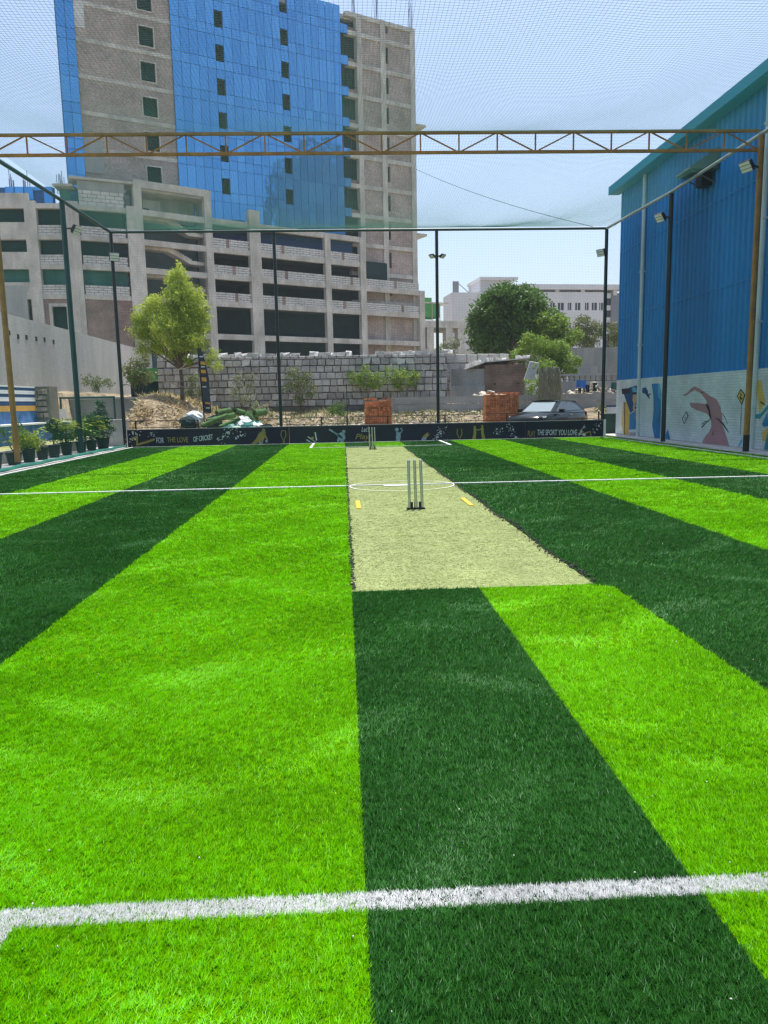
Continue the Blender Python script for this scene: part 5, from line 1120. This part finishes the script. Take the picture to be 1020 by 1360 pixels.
# grassy pillar: broad stump wrapped in dry creeper
cr = thing('creeper_stump', Vector(atY(729, 532, 41.0)), 'broad stump wrapped in dry creeper with green leaves on top', 'tree stump')
mt['dryvine'] = M('dry_creeper', (.24,.235,.15), .97, .3, 5, (.13,.13,.085), stretch=(3,3,.5), bump=1, bscale=18)
c0 = Vector(atY(729, 535, 41.0)); c1 = Vector(atY(729, 488, 41.0)); rb = 14/ppm(41)
mb = MB(); n = 22
for i in range(9):
    t_ = i/8
    for j in range(n):
        a_ = 2*math.pi*j/n; r_ = rb*(1+.13*math.sin(a_*3+t_*4)+.08*math.sin(a_*7+i))*(1.05-.12*t_); mb.v.append((c0.x+r_*math.cos(a_), c0.y+r_*math.sin(a_), c0.z-.6+(c1.z-c0.z+.6)*t_))
mb.f = [(i*n+j, i*n+(j+1)%n, (i+1)*n+(j+1)%n, (i+1)*n+j) for i in range(8) for j in range(n)]+[tuple(8*n+j for j in range(n))]; mb.m = [0]*len(mb.f)
mb.build('trunk', mt['dryvine'], cr, smooth=True)
LMdry = leafmat('dry_vine_leaf', (.14,.13,.07), (.36,.34,.20), .2)
leaves('dry_vine', [(c0.lerp(c1, t_), rb*1.08, rb*1.08, .35, 420) for t_ in (.1,.35,.6,.85)], .12, LMdry, cr, ratio=.22, shell=.95, droop=.8)
leaves('green_top', [(c1+Vector((-.2,0,.1)), rb*1.1, rb, .25, 420)], .13, LM['lime'], cr)
# ---- back walls at the right
mb = MB(); p = atY(758, 462, 55); q = atY(830, 500, 55); mb.box(p.x, q.x+3, 55, 55.3, 1, p.z); solo(mb, 'cement_boundary_wall', mt['greycement'], (p.x+3, 55, 1), 'tall stained cement boundary wall behind the right corner post', 'wall')
mb = MB(); p = atY(778, 486, 50); q = atY(768, 500, 50); mb.box(q.x-.4, q.x+1.3, 50, 50.5, 1, p.z); solo(mb, 'cement_pier', mt['plaster'], (q.x, 50, 1), 'squat pale cement pier below the stained boundary wall', 'pier')
pb = thing('pierced_wall', Vector(atY(790, 515, 46.5)), 'pale low wall with a pierced coping behind the debris heap', 'wall')
p0_, p1_ = atY(742, 497, 46.5), atY(830, 520, 46.5)
mb = MB(); mb.box(p0_.x, p1_.x+2, 46.5, 46.8, .9, p0_.z-.45); mb.build('wall_body', mt['plaster'], pb)
mb = MB(); mb.box(p0_.x, p1_.x+2, 46.4, 46.9, p0_.z-.12, p0_.z); mb.build('coping', mt['plaster'], pb)
x = p0_.x
while x < p1_.x+2: mb = MB(); mb.box(x, x+.16, 46.5, 46.7, p0_.z-.45, p0_.z-.12); mb.build('baluster', mt['plaster'], pb); x += .34
mt['bluecloth'] = M('blue_cloth', (.05,.20,.55), .9, .15, 3); mt['darkcloth'] = M('dark_cloth', (.03,.04,.05), .9, .2, 4)
def cloth(px0, px1, py0, py1, Y, mat, label):
    a, b = atY(px0, py0, Y), atY(px1, py1, Y); n = 6; mb = MB(); vs = []
    for i in range(n+1):
        t_ = i/n; x = a.x+(b.x-a.x)*t_; dy = .05*math.sin(t_*9); vs += [(x, Y+dy, a.z), (x+.02*math.sin(t_*7), Y+dy*1.8+.03, b.z+.05*math.sin(t_*5)), (x, Y+dy+.02, a.z), (x+.02*math.sin(t_*7), Y+dy*1.8+.05, b.z+.05*math.sin(t_*5))]
    mb.add(vs, [(4*i, 4*i+1, 4*i+5, 4*i+4) for i in range(n)]+[(4*i+2, 4*i+6, 4*i+7, 4*i+3) for i in range(n)]); solo(mb, 'hanging_cloth', mat, a, label, 'cloth', 'cloths drying above the plank wall')
cloth(766, 778, 505, 515, 42.4, mt['bluecloth'], 'blue cloth drying above the plank wall'); cloth(768, 772, 515, 521, 42.5, mt['darkcloth'], 'narrow dark cloth hanging under the blue cloth'); cloth(776, 783, 511, 521, 42.6, mt['darkcloth'], 'dark trousers drying right of the blue cloth'); cloth(788, 793, 508, 520, 42.5, mt['darkcloth'], 'dark cloth drying nearest the right corner post'); cloth(812, 819, 508, 521, 42.6, mt['shadecloth'], 'green cloth drying between corner post and blue shed')
mb = MB(); a, b = atY(750, 504, 42.5), atY(824, 505, 42.5); mb.tube([a, (a+b)/2-Vector((0,0,.06)), b], .012, 5); solo(mb, 'washing_line', mt['black'], a, 'washing line stretched above the plank wall', 'washing line')
# ---- bin and crates by the right corner
bn = thing('storage_bin', (11.0, 31.9, 0), 'dark green storage bin behind the right corner post', 'bin')
bx0, bx1 = atY(804, 570, 31.8).x, atY(822, 570, 31.8).x; mt['bingreen'] = M('dark_green_plastic', (.018,.06,.045), .5, .15, 3)
mb = MB(); mb.box(bx0, bx1, 31.8, 32.4, .02, .82); mb.build('body', mt['bingreen'], bn)
mb = MB(); mb.box(bx0-.03, bx1+.03, 31.76, 32.44, .82, .88); mb.build('lid', mt['bingreen'], bn)
fz = thing('white_cabinet', (11.3, 33.5, 0), 'white cabinet with blue top between bin and shed', 'cabinet')
wx0, wx1 = atY(812, 550, 34.5).x, atY(827, 550, 34.5).x; zt3 = atY(818, 538, 34.5).z
mb = MB(); mb.box(wx0, wx1, 34.5, 35.1, -.02, zt3-.08); mb.build('body', mt['white_paint'], fz)
mb = MB(); mb.box(wx0-.02, wx1+.02, 34.48, 35.12, zt3-.08, zt3); mb.build('top', mt['stripe_blue'], fz)

# ---- rubble and litter
def rocks(name, lst, mat, label, origin):
    Vs, Fs, n = [], [], 0; oct_ = np.array([[1,0,0],[-1,0,0],[0,1,0],[0,-1,0],[0,0,1],[0,0,-1]], float); tri = np.array([[0,2,4],[2,1,4],[1,3,4],[3,0,4],[2,0,5],[1,2,5],[3,1,5],[0,3,5]])
    cube = np.array([[-1,-1,-1],[1,-1,-1],[1,1,-1],[-1,1,-1],[-1,-1,1],[1,-1,1],[1,1,1],[-1,1,1]], float)*.75; ctri = np.array([[0,2,1],[0,3,2],[4,5,6],[4,6,7],[0,1,5],[0,5,4],[1,2,6],[1,6,5],[2,3,7],[2,7,6],[3,0,4],[3,4,7]])
    for (x, y, z, s) in lst:
        B, T = (cube, ctri) if RNG.random() < .6 else (oct_, tri)
        q = B*(1+RNG.uniform(-.35, .35, B.shape))*s*RNG.uniform(.5, 1.2, 3)*np.array([1,1,.75]); a_ = RNG.uniform(0, 6.28); c_, s_ = math.cos(a_), math.sin(a_); b2 = RNG.uniform(-.5,.5); 
        q = q@np.array([[c_,-s_,0],[s_,c_,0],[0,0,1]])@np.array([[1,0,0],[0,math.cos(b2),-math.sin(b2)],[0,math.sin(b2),math.cos(b2)]]); Vs.append(q+np.array([x,y,z])); Fs.append(T+n); n += len(q)
    ob = mesh_np(name, np.concatenate(Vs), np.concatenate(Fs), [mat], origin=origin); link(ob, None, origin); return tag(ob, label, kind='stuff')
mt['debris'] = M('pale_building_debris', (.58,.53,.43), .97, .3, 3.5, (.34,.29,.22), fine=.3)
def scatter(n, x0, x1, y0, y1, s0, s1, pile=0.0):
    out = []
    for _ in range(n):
        x, y = random.uniform(x0, x1), random.uniform(y0, y1); s = random.uniform(s0, s1)*random.random()+s0
        hz_ = pile*random.random()*max(0, 1-abs((x-(x0+x1)/2)/((x1-x0)/2)))
        out.append((x, y, float(gz(x, y))+s*.35+hz_, s))
    return out
rocks('rubble', scatter(900, -4.5, 11.2, 35.5, 41.4, .03, .12)+scatter(260, -2.5, 5, 35.5, 39.5, .06, .17), mt['debris'], 'pale building rubble scattered over the ground behind the banner', (3, 38, 0))
rocks('rubble', scatter(190, -2.2, .9, 34.6, 37.0, .05, .16, .25)+scatter(60, 4.2, 6.4, 35, 38, .05, .15), mt['palestone'], 'white broken stones on the ground left of the brick stack', (-.6, 36, 0))
rocks('rubble', scatter(260, 5.4, 11.6, 42.0, 44.5, .07, .2, .9), mt['debris'], 'rubble ridge on top of the ground below the brick hut', (8, 43, 1))
rocks('rubble', [(x, y, z+.55*random.random(), s) for x, y, z, s in scatter(420, 12.4, 17.2, 42.2, 45.5, .07, .22, .9)], mt['debris'], 'heap of pale debris behind the plank wall at the right', (15, 43.5, 1))
rocks('rubble', scatter(300, -10.5, -4.8, 33, 42, .03, .10), mt['debris'], 'stones and dry litter on the earth bank under the slender tree', (-8, 37, 1))
mt['twig'] = M('dry_twig', (.40,.33,.22), .95, .2, 5)
for px_, py_, L_, dx, dz_, lab in ((205,505,1.6,.8,-.55,'dry branch lying on the earth bank left of the tree'), (222,498,1.2,.5,.4,'forked dry branch on top of the earth bank'), (330,548,1.5,.9,.7,'dry branch sticking out of the heap beside the turf rolls')):
    p = Vector(atY(px_, py_, 36.5)); p.z = max(p.z, float(gz(p.x, p.y))+.05); mb = MB(); q = p+Vector((dx, .1, dz_*.4)).normalized()*L_
    mb.tube([p, p.lerp(q, .5)+Vector((0,0,.08)), q], [.03,.022,.01], 6); mb.tube([p.lerp(q, .5)+Vector((0,0,.08)), p.lerp(q, .8)+Vector((.1,.1,.3))], [.016,.006], 5); solo(mb, 'dry_branch', mt['twig'], p, lab, 'branch')
# ---- rolls of spare turf and sacks
mt['rollgreen'] = M('rolled_turf_green', (.10,.20,.06), .9, .25, 6, (.05,.13,.04), fine=.35); mt['tealfilm'] = M('teal_plastic_film', (.05,.25,.20), .35, .35, 3, (.02,.12,.11), spec=.6); mt['whitefilm'] = M('white_plastic_sack', (.68,.72,.71), .5, .15, 4)
rolls = [(268,566,302,552,33.2,.12,'turf roll at the bottom of the pile nearest the feather flag'), (275,560,312,551,33.6,.13,'long turf roll lying on top of the pile'), (288,549,306,545,35.2,.15,'short pale turf roll behind the feather flag'), (292,568,318,556,32.7,.11,'slim turf roll in front of the white sacks'), (312,546,324,549,35.6,.16,'turf roll seen end on near the middle of the pile'), (338,549,352,547,35.4,.17,'turf roll at the right end of the pile')]
for xa_, ya_, xb_, yb_, Y, r, lab in rolls:
    a, b = Vector(atY(xa_, ya_, Y)), Vector(atY(xb_, yb_, Y+.5)); a.z = max(a.z, float(gz(a.x, a.y))+r); b.z = max(b.z, float(gz(b.x, b.y))+r)
    t = thing('turf_roll', (a+b)/2, lab, 'turf roll', 'rolls of spare turf behind the banner'); mb = MB(); mb.cyl(a, b, r, r*.95, 14); mb.build('roll', mt['rollgreen'], t, smooth=False)
    for e, o in ((a, -1), (b, 1)): d = (b-a).normalized()*.004*o; mb = MB(); mb.cyl(e+d, e+d*2, r*.45, r*.45, 10); mb.build('roll_core', mt['black'], t)
def sack(px_, py_, Y, rx, rz, mat, label):
    p = Vector(atY(px_, py_, Y)); mb = MB(); n, m = 12, 7; sd = random.random()*9
    zb2 = min(float(gz(p.x, p.y)), p.z-.05)
    for i in range(m+1):
        th = math.pi*i/m
        for j in range(n):
            a_ = 2*math.pi*j/n; k = 1+.16*math.sin(a_*3+sd+i)+.12*math.sin(a_*5-i*1.7+sd); mb.v.append((p.x+rx*k*math.sin(th)*math.cos(a_), Y+rx*.8*k*math.sin(th)*math.sin(a_), zb2-.03+(p.z+rz-zb2)*(.5+.5*math.cos(th))*(1+.05*math.sin(a_*4+sd))))
    mb.f = [(i*n+j, (i+1)*n+j, (i+1)*n+(j+1)%n, i*n+(j+1)%n) for i in range(m) for j in range(n)]; mb.m = [0]*len(mb.f)
    solo(mb, 'sack', mat, (p.x, Y, zb2), label, 'sack', 'sacks and film heaps behind the banner', smooth=False)
sack(258, 552, 34.6, .42, .25, mt['whitefilm'], 'white sack on the earth bank left of the feather flag'); sack(250, 556, 34.0, .38, .12, mt['cloth_and_shade_dark'], 'dark green bundle at the left of the white sack'); sack(285, 556, 34.6, .4, .16, mt['cloth_and_shade_dark'], 'dark green bundle right of the feather flag')
sack(322, 558, 33.4, .6, .2, mt['whitefilm'], 'white plastic sack heap among the turf rolls'); sack(310, 566, 32.2, .5, .12, mt['tealfilm'], 'teal film bundle in front of the turf rolls'); sack(338, 563, 32.6, .6, .14, mt['tealfilm'], 'wide teal film bundle before the black post'); sack(354, 566, 32.2, .45, .1, mt['cloth_and_shade_dark'], 'dark net bundle just left of the black post'); sack(333, 548, 36, .4, .1, mt['rollgreen'], 'olive green sack behind the turf rolls')
# ---- feather flag
fl = thing('feather_flag', Vector(atY(272, 566, 34.2)), 'navy feather flag with yellow blocks beside the tree', 'flag'); FYd = 34.2
g = lambda x, y, o=0: Vector(atY(x, y, FYd))+Vector((0, o, 0))
mb = MB(); base_ = g(272, 566); base_.z = 0; mb.tube([base_, g(270, 540), g(266, 500), g(262.5, 464), g(264, 460.5)], [.03,.028,.024,.018,.012], 8); mb.build('pole', mt['black'], fl)
left = [(262.5,463),(264.5,485),(267,510),(269,530),(270.5,548)]; right = [(266.5,461.5),(272,478),(277.5,503),(279,528),(281,549)]
mb = MB()
for i in range(5): 
    a, b = g(*left[i]), g(*right[i]); wv = .05*math.sin(i*1.8); mb.v += [tuple(a), tuple((a+b)/2+Vector((0, wv, 0))), tuple(b)]
mb.f = [(3*i+j, 3*i+j+1, 3*i+j+4, 3*i+j+3) for i in range(4) for j in range(2)]; mb.m = [0]*8
k_ = len(mb.v); mb.v += [(x, y+.012, z) for x, y, z in mb.v]; mb.f += [tuple(k_+i for i in reversed(f_)) for f_ in mb.f[:8]]; mb.m += [0]*8
mb.build('cloth', M('slate_flag_cloth', (.045,.060,.085), .8, .2, 3), fl)
for ya_, yb_, xo in ((480,485,266.5),(491,496,267),(501,507,268),(534,537,273)):
    mb = MB(); mb.prism([g(xo, ya_, -.09), g(xo+6.5, ya_+.6, -.09), g(xo+7, yb_, -.09), g(xo+.6, yb_-.6, -.09)], (0, .004, 0)); mb.build('yellow_block', mt['stripe_orange'], fl, fix=True)
for ya_, xo in ((473,265.5),(486.5,267.5),(513,269.5),(541,274)):
    mb = MB(); mb.prism([g(xo, ya_, -.09), g(xo+5, ya_, -.09), g(xo+5, ya_+1.6, -.09), g(xo, ya_+1.6, -.09)], (0, .004, 0)); mb.build('white_bar', mt['whiteprint'], fl, fix=True)
# ---- brick stacks
mt['newbrick'] = M('orange_red_brick', (.64,.27,.115), .9, .14, 5, (.50,.185,.08), rnd=.28, fine=.15)
bme = jit_box('brick', mt['newbrick'], .05, 77)
def stack(px0, px1, pyt, Y, label, ragged):
    xa_, xb_ = atY(px0, 545, Y).x, atY(px1, 545, Y).x; zt_ = atY((px0+px1)/2, pyt, Y).z; zb3 = float(gz((xa_+xb_)/2, Y)); w = xb_-xa_
    t = thing('brick_stack', ((xa_+xb_)/2, Y+.4, zb3), label, 'brick stack', 'stacks of new bricks')
    mb = MB(); mb.box(xa_+.04, xb_-.04, Y+.13, Y+.9, zb3-.02, zt_-.12); mb.build('inner_bricks', mt['newbrick'], t)
    rows_ = int((zt_-zb3)/.098); bh = (zt_-zb3)/rows_; nb = max(3, round(w/.235)); bw_ = w/nb; hn = round(w/.115)
    for r in range(rows_):
        hdr = (r//3) % 2 == 0; n_ = hn if hdr else nb; ww = w/n_
        for c_ in range(n_):
            if r > rows_-ragged and random.random() < .5: continue
            piece('brick', bme, t, (xa_+(c_+.5)*ww+random.uniform(-.006,.006), Y+.1+random.uniform(-.02,.015), zb3+(r+.5)*bh), (ww*.93, .22 if hdr else .11, bh*.88), (0, 0, random.uniform(-.03,.03)))
    for c_ in range(9): piece('brick', bme, t, (random.uniform(xa_+.1, xb_-.1), Y+random.uniform(.2,.7), zt_-.03), (.22, .11, .075), (0, 0, random.random()*3))
stack(484, 521, 529, 36.0, 'brick stack with ragged top behind the far stumps', 6); stack(645, 690, 521, 36.2, 'taller brick stack beside the parked car', 2)

# ================================================================== PARKED CAR
mt['carpaint'] = M('dark_green_grey_car_paint', (.005,.013,.012), .16, .06, 1, spec=.35); mt['carglass'] = M('car_window_glass', (.02,.03,.032), .04, .1, 1, spec=.9, coat=.6)
mt['tyre'] = M('tyre_rubber', (.02,.02,.02), .8, .2, 10); mt['chrome'] = M('chrome_trim', (.6,.62,.63), .15, .05, 3, metal=1); mt['headlamp'] = M('headlamp_lens', (.5,.55,.56), .1, .05, 5, spec=.8)
car = thing('parked_car', (9.1, 35.2, 0), 'dark parked hatchback car facing left behind the banner', 'car')
th = RAD(180+46); CC = Vector((atY(728, 550, 35.0).x, 35.0, -.03)); fx = Vector((math.cos(th), math.sin(th), 0)); fy = Vector((-math.sin(th), math.cos(th), 0))
cp = lambda x, y, z: CC+fx*x*1.13+fy*y*1.1+Vector((0,0,z*1.03))
ST = [(-2.12,.62,.45,.80),(-2.05,.80,.32,.97),(-1.6,.87,.26,1.02),(-.8,.89,.24,.99),(0,.895,.24,.97),(.8,.89,.24,.96),(1.15,.88,.25,.955),(1.6,.85,.27,.885),(1.95,.78,.30,.80),(2.10,.66,.36,.70),(2.14,.55,.42,.60)]
mb = MB(); ring = 12
for x, hw, z0, z1 in ST:
    zm = (z0+z1)/2; half = [(0, z0), (hw*.8, z0), (hw*.98, z0+.12), (hw, zm), (hw*.965, z1-.09), (hw*.86, z1-.015), (0, z1+.025)]
    pts = half+[(-y, z) for y, z in half[-2:0:-1]]
    mb.v += [tuple(cp(x, y, z)) for y, z in pts]
n = 12
mb.f = [(i*n+j, i*n+(j+1)%n, (i+1)*n+(j+1)%n, (i+1)*n+j) for i in range(len(ST)-1) for j in range(n)]+[tuple(range(n-1,-1,-1)), tuple((len(ST)-1)*n+j for j in range(n))]; mb.m = [0]*len(mb.f)
body = mb.build('body', mt['carpaint'], car, smooth=True, fix=True)
lowr = [(.98,.80,.965),(-1.95,.76,1.0)]; 
def gh(x0, x1, hw0, z0, xr0, xr1, hw1, z1, ins=0): return
# cabin: pillars and roof in body colour, panes proud of them
B0, B1, R0, R1 = 1.02, -1.98, .22, -1.35; zb4, zr4 = .95, 1.47; hb, hr = .80, .60
mb = MB(); q = [(B0,-hb+.06,zb4),(B0,hb-.06,zb4),(B1,hb-.1,zb4+.03),(B1,-hb+.1,zb4+.03),(R0,-hr,zr4),(R0,hr,zr4),(R1,hr-.04,zr4-.03),(R1,-hr+.04,zr4-.03)]
mb.hexa([cp(*v) for v in q]); mb.build('pillars', mt['carpaint'], car, fix=True)
mb = MB(); NR = 7
for i in range(NR):
    x = R0+.12+(R1-.12-R0)*i/(NR-1); arch = .05*math.sin(math.pi*(.15+.85*i/(NR-1)))
    for j in range(7): yv = -1+2*j/6; mb.v.append(tuple(cp(x, yv*(hr+.015), zr4+arch*(1-.5*yv*yv)-.045*abs(yv)**3+.0)))
mb.f = [(i*7+j, i*7+j+1, (i+1)*7+j+1, (i+1)*7+j) for i in range(NR-1) for j in range(6)]; mb.m = [0]*len(mb.f)
k_ = len(mb.v); mb.v += [tuple(Vector(v)-Vector((0,0,.05))) for v in mb.v]; mb.f += [tuple(k_+i for i in reversed(f_)) for f_ in mb.f]; mb.m = [0]*len(mb.f)
mb.build('roof', mt['carpaint'], car, smooth=True)
def quadpane(name, pts, out, parent=car, mat='carglass'):
    o = (fx*out[0]+fy*out[1]+Vector((0,0,out[2])))*.012; mb = MB(); mb.prism([cp(*p)+o for p in pts], -o*.6); return mb.build(name, mt[mat], parent, fix=True)
L3 = lambda a, b, t: tuple(a[i]+(b[i]-a[i])*t for i in range(3))
wa, wb_, wc_, wd = (B0,-hb+.06,zb4), (B0,hb-.06,zb4), (R0,hr,zr4), (R0,-hr,zr4)
mt['windscreen'] = M('windscreen_glass', (.36,.44,.43), .06, .05, 1, metal=.55, spec=.8)
quadpane('windscreen', [L3(L3(wa,wd,.06), L3(wb_,wc_,.06), .05), L3(L3(wa,wd,.06), L3(wb_,wc_,.06), .95), L3(L3(wa,wd,.95), L3(wb_,wc_,.95), .94), L3(L3(wa,wd,.95), L3(wb_,wc_,.95), .06)], (1,0,1.2), mat='windscreen')
ra, rb_, rc, rd = (B1,-hb+.1,zb4+.03), (B1,hb-.1,zb4+.03), (R1,hr-.04,zr4-.03), (R1,-hr+.04,zr4-.03)
quadpane('rear_window', [L3(ra,rb_,.08), L3(ra,rb_,.92), L3(rd,rc,.92), L3(rd,rc,.08)], (-1,0,1))
for s in (-1, 1):
    a, b, c_, d_ = (B0,s*(hb-.06),zb4), (B1,s*(hb-.1),zb4+.03), (R1,s*(hr-.04),zr4-.03), (R0,s*hr,zr4)
    e = lambda t, v: L3(L3(a, b, t), L3(d_, c_, t), v)
    for t0_, t1_, nm in ((.14,.42,'front_window'), (.45,.70,'rear_side_window'), (.73,.90,'quarter_window')):
        top0, top1 = max(t0_-.10, .03), t1_
        q = [e(t0_-.06, .08), e(t1_, .08), e(t1_ if nm != 'quarter_window' else t1_-.04, .90 if nm != 'quarter_window' else .6), e(t0_+.0, .90)]
        quadpane(nm, q, (0, s, .35))
    m_ = MB(); c0_ = cp(.62, s*.98, 1.02); m_.obox(c0_, fx*.07, fy*.11, Vector((0,0,.075))); mm = m_.build('wing_mirror', mt['carpaint'], car)
    m_ = MB(); m_.obox(cp(.545, s*.98, 1.02), fx*.006, fy*.09, Vector((0,0,.06))); m_.build('mirror_glass', mt['carglass'], mm)
    for x in (1.32, -1.3):
        w_ = MB(); w_.cyl(cp(x, s*.70, .32), cp(x, s*.905, .32), .32, .32, 24); wh = w_.build('wheel', mt['tyre'], car)
        w_ = MB(); w_.cyl(cp(x, s*.906, .32), cp(x, s*.915, .32), .21, .19, 16); w_.build('rim', mt['chrome'], wh)
    h_ = MB(); h_.prism([cp(2.0, s*.50, .66), cp(1.70, s*.84, .73), cp(1.62, s*.86, .81), cp(1.97, s*.52, .755)], (fx*.035+fy*s*.02+Vector((0,0,.015)))); h_.build('headlight', mt['headlamp'], car, fix=True)
    for x in (-.35, .55): h_ = MB(); h_.obox(cp(x, s*.90, .84), fx*.09, fy*.012, Vector((0,0,.014))); h_.build('door_handle', mt['chrome'], car)
    h_ = MB(); h_.prism([cp(-1.98, s*.62, .78), cp(-1.85, s*.83, .80), cp(-1.85, s*.83, .93), cp(-1.98, s*.62, .92)], -fx*.08); h_.build('tail_light', M('tail_lamp_red', (.4,.02,.02), .3), car, fix=True)
g_ = MB(); g_.obox(cp(2.135, 0, .56), fx*.012, fy*.46, Vector((0,0,.06))); g_.build('grille', mt['black'], car)
for k in range(3): g_ = MB(); g_.obox(cp(2.15, 0, .525+k*.035), fx*.004, fy*.45, Vector((0,0,.007))); g_.build('grille_bar', mt['chrome'], car)
g_ = MB(); g_.obox(cp(2.16, 0, .43), fx*.006, fy*.24, Vector((0,0,.05))); g_.build('number_plate', mt['white_paint'], car)
# ================================================================== dry straw and weeds on the waste ground
def straw(n, xr, yr, L0, L1, mat, name, label, up=.35):
    x = RNG.uniform(*xr, n); y = RNG.uniform(*yr, n); k = RNG.random(n) < .5+.5*np.sin(x*1.9+np.sin(y*2.1)*1.4)*np.sin(y*1.3+x*.5); x, y = x[k], y[k]; n = len(x)
    z = gz(x, y)+.01; a = RNG.uniform(0, 6.283, n); L = RNG.uniform(L0, L1, n); w = L*.05+.008; el = np.abs(RNG.normal(0, up, n)); dx, dy, dz = np.cos(a)*np.cos(el)*L, np.sin(a)*np.cos(el)*L, np.sin(el)*L
    V = np.stack([np.stack([x-np.sin(a)*w, y+np.cos(a)*w, z], -1), np.stack([x+np.sin(a)*w, y-np.cos(a)*w, z+.01], -1), np.stack([x+dx, y+dy, z+dz+.01], -1)], 1).reshape(-1, 3)
    o = mesh_np(name, V, np.arange(len(V)).reshape(-1, 3), [mat], attr=np.repeat(RNG.random(n), 3)); link(o); return tag(o, label, kind='stuff')
strawm = leafmat('dry_straw', (.20,.13,.06), (.78,.66,.36), .2, .7); weedm = leafmat('ground_weeds', (.05,.075,.02), (.22,.26,.08), .3)
straw(16000, (-11, -4), (31.5, 43.5), .12, .5, strawm, 'dry_straw', 'dry yellow straw lying on the earth bank')
straw(9000, (-5, 11.5), (31.5, 43), .10, .35, strawm, 'dry_straw', 'dry straw and litter behind the banner')
straw(9000, (-11, 11), (39, 43.9), .10, .42, weedm, 'weeds', 'low weeds along the foot of the stone wall', .8)

# ================================================================== tower across the road, seen mirrored in the blue glass
def mirror_pt(x, y, t):
    u, z = TP.px(x, y); p = TP.pt(u, z); d = ray(x, y); d = (d - TP.n*(2*d.dot(TP.n))); d /= math.hypot(d.x, d.y); return p + d*t
dt_ = thing('mirrored_tower', (mirror_pt(410, 250, 150).x, mirror_pt(410, 250, 150).y, 0), 'grey ribbed tower mirrored in the blue glass front', 'building')
mt['far_grey'] = M('far_tower_grey', (.14,.17,.19), .7, .15, .2); mt['far_pale'] = M('far_tower_pale_rib', (.40,.44,.46), .7, .1, .2)
for xa_, xb_, yt_ in ((362, 394, 232), (394, 442, 205), (442, 470, 222)):
    a, b = mirror_pt(xa_, yt_, 150), mirror_pt(xb_, yt_, 150); q = Plane((a.x, a.y), (b.x, b.y)); zt5 = (a.z+b.z)/2
    mb = MB(); q.box(mb, 0, q.L, 0, zt5, -12, 12); blk = mb.build('block', mt['far_grey'], dt_)
    nrib = max(3, int(q.L/3.2))
    for side in (-12.15, 12.15):
        for k in range(nrib):
            u = q.L*(k+.5)/nrib; mb = MB(); q.box(mb, u-.45, u+.45, 0, zt5-random.uniform(.5, 6), side-.14, side+.14); mb.build('rib', mt['far_pale'], blk)
# ================================================================== dusty summer air
hm = bpy.data.materials.new('dusty_air'); hm.use_nodes = True; hn = hm.node_tree; hn.nodes.remove(hn.nodes['Principled BSDF'])
pv_ = hn.nodes.new('ShaderNodeVolumePrincipled'); pv_.inputs['Color'].default_value = (.82,.90,.96,1); pv_.inputs['Density'].default_value = .0004; pv_.inputs['Anisotropy'].default_value = .3
hn.links.new(pv_.outputs[0], hn.nodes['Material Output'].inputs['Volume'])
mb = MB(); mb.box(-1000, 1000, -400, 1300, -1.3, 75); hz_o = mb.build('haze', hm); tag(hz_o, 'thin dusty haze over the site', kind='stuff')
cy.volume_bounces = 0; cy.volume_step_rate = 20
